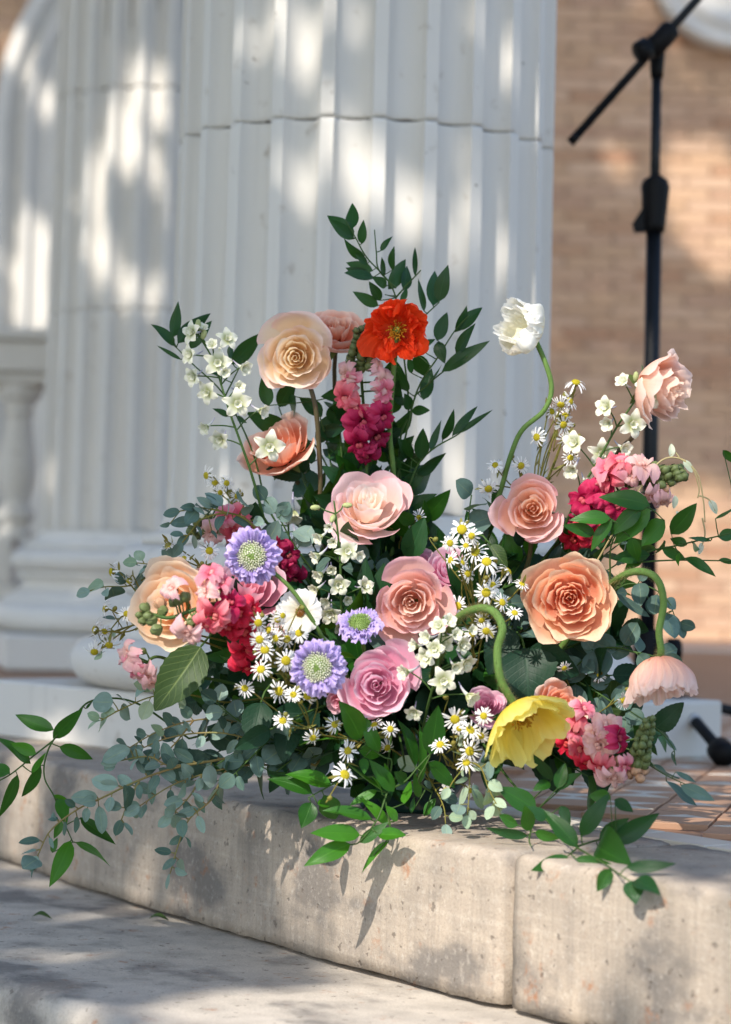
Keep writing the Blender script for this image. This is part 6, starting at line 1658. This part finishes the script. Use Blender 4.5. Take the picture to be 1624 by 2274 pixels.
for x, y, r in ((700, 2230, .085), (820, 2215, .085), (950, 2235, .10), (1080, 2255, .09), (560, 2250, .07), (760, 2270, .1), (460, 2235, .035), (300, 2025, .028), (130, 2050, .025), (390, 2040, .028), (600, 2110, .02), (1200, 2270, .06), (640, 2270, .07), (30, 1960, .03), (60, 2120, .02)):
    spot(ray_plane(x, y, -.15), r)
for x, y, d_, r in ((30, 1560, 3.3, .028), (10, 1510, 3.4, .03), (520, 1650, 2.95, .03), (1490, 1598, 3.2, .012), (1560, 1680, 3.2, .014), (215, 1465, 3.6, .03), (700, 1840, 2.6, .012)):
    spot(P(x, y, d_), r)
gr = np.random.default_rng(99)
for k in range(100):        # thin places in the crown over the flowers
    x, y = gr.uniform(330, 1480), gr.uniform(620, 1760)
    if ((x - 890) / 640) ** 2 + ((y - 1230) / 640) ** 2 > 1: continue
    spot(P(x, y, 2.45), gr.uniform(.014, .028))
SP = np.array(spots)
def shade_tree(label, c1, c2, cl, rr, n, trunk, seed, leafsize=.11):
    r_ = np.random.default_rng(seed)
    cen = E1 * c1 + E2 * c2 + L * cl
    root = thing('shade_tree', label, 'tree', (trunk[0], trunk[1], -.3), 'trees shading the porch')
    p = r_.normal(0, 1, (n * 2, 3)); p /= np.linalg.norm(p, axis=1)[:, None]
    p *= (r_.uniform(0, 1, n * 2) ** .42)[:, None]
    pos = cen + (p[:, :1] * E1 * rr[0] + p[:, 1:2] * E2 * rr[1] + p[:, 2:] * L * rr[2])
    a, b_ = pos @ E1, pos @ E2
    keep = np.ones(len(pos), bool)
    for (s1, s2, r) in SP:
        keep &= (a - s1) ** 2 + (b_ - s2) ** 2 > (r + leafsize * .2) ** 2
    pos = pos[keep][:n]
    m_ = len(pos)
    ax = r_.normal(0, 1, (m_, 3)); ax /= np.linalg.norm(ax, axis=1)[:, None]
    nn_ = -L + r_.normal(0, .55, (m_, 3))
    sd = np.cross(nn_, ax); sd /= np.linalg.norm(sd, axis=1)[:, None]
    s = leafsize * r_.uniform(.7, 1.2, m_)[:, None]
    up = np.cross(sd, ax) * .12 * s
    V = np.stack([pos - ax * s * .55, pos - ax * s * .1 + sd * s * .36 + up, pos + ax * s * .3 + sd * s * .26 + up, pos + ax * s * .6, pos + ax * s * .3 - sd * s * .26 + up, pos - ax * s * .1 - sd * s * .36 + up], 1).reshape(-1, 3)
    i = np.arange(m_)[:, None] * 6
    f = np.concatenate([i + np.array([[0, 1, 2, 3]]), i + np.array([[0, 3, 4, 5]])], 0)
    mb = MB(); mb.v.append(V); mb.a.append(np.zeros_like(V)); mb.f = f.tolist(); mb.n = len(V)
    tag(mb.build('crown', MAT['tree_leaf'], root), kind='stuff')
    mb = MB()
    t0 = np.array([trunk[0], trunk[1], -.3]); fork = np.array([trunk[0] * .9 + cen[0] * .1, trunk[1] * .9 + cen[1] * .1, cen[2] * .45])
    tube(mb, catmull([t0, (t0 + fork) / 2 + np.array([.1, .05, 0]), fork], 6), .24, .15, 12)
    for k in range(9):
        q = r_.normal(0, 1, 3); q = unit(q)
        for att in range(40):        # limbs keep out of the sun flecks
            q = unit(r_.normal(0, 1, 3))
            e = cen + (E1 * q[0] * rr[0] + E2 * q[1] * rr[1] + L * q[2] * rr[2]) * .7
            lp = catmull([fork, fork + (e - fork) * .5 + np.array([0, 0, .3]), e], 6)
            la, lb = lp @ E1, lp @ E2
            hit = sum(bool((((la - s1) ** 2 + (lb - s2) ** 2) < (r + .05) ** 2).any()) for s1, s2, r in SP)
            if hit <= att // 8: break
        # limbs keep out of the sun flecks
        tube(mb, catmull([fork, fork + (e - fork) * .5 + np.array([0, 0, .3]), e], 6), .055, .012, 7)
    mb.build('trunk', MAT['bark'], root)
shade_tree('leafy tree left behind the viewer shading the steps', -2.0, 2.5, -4.3, (3.3, 2.7, 1.3), 30000, (-4.6, -2.6), 7)
shade_tree('leafy tree left of the porch shading its back wall', -5.0, 6.3, -3.4, (3.5, 3.2, 1.3), 34000, (-6.0, 3.0), 8)
print('objects', len(bpy.data.objects), 'bricks', cnt)
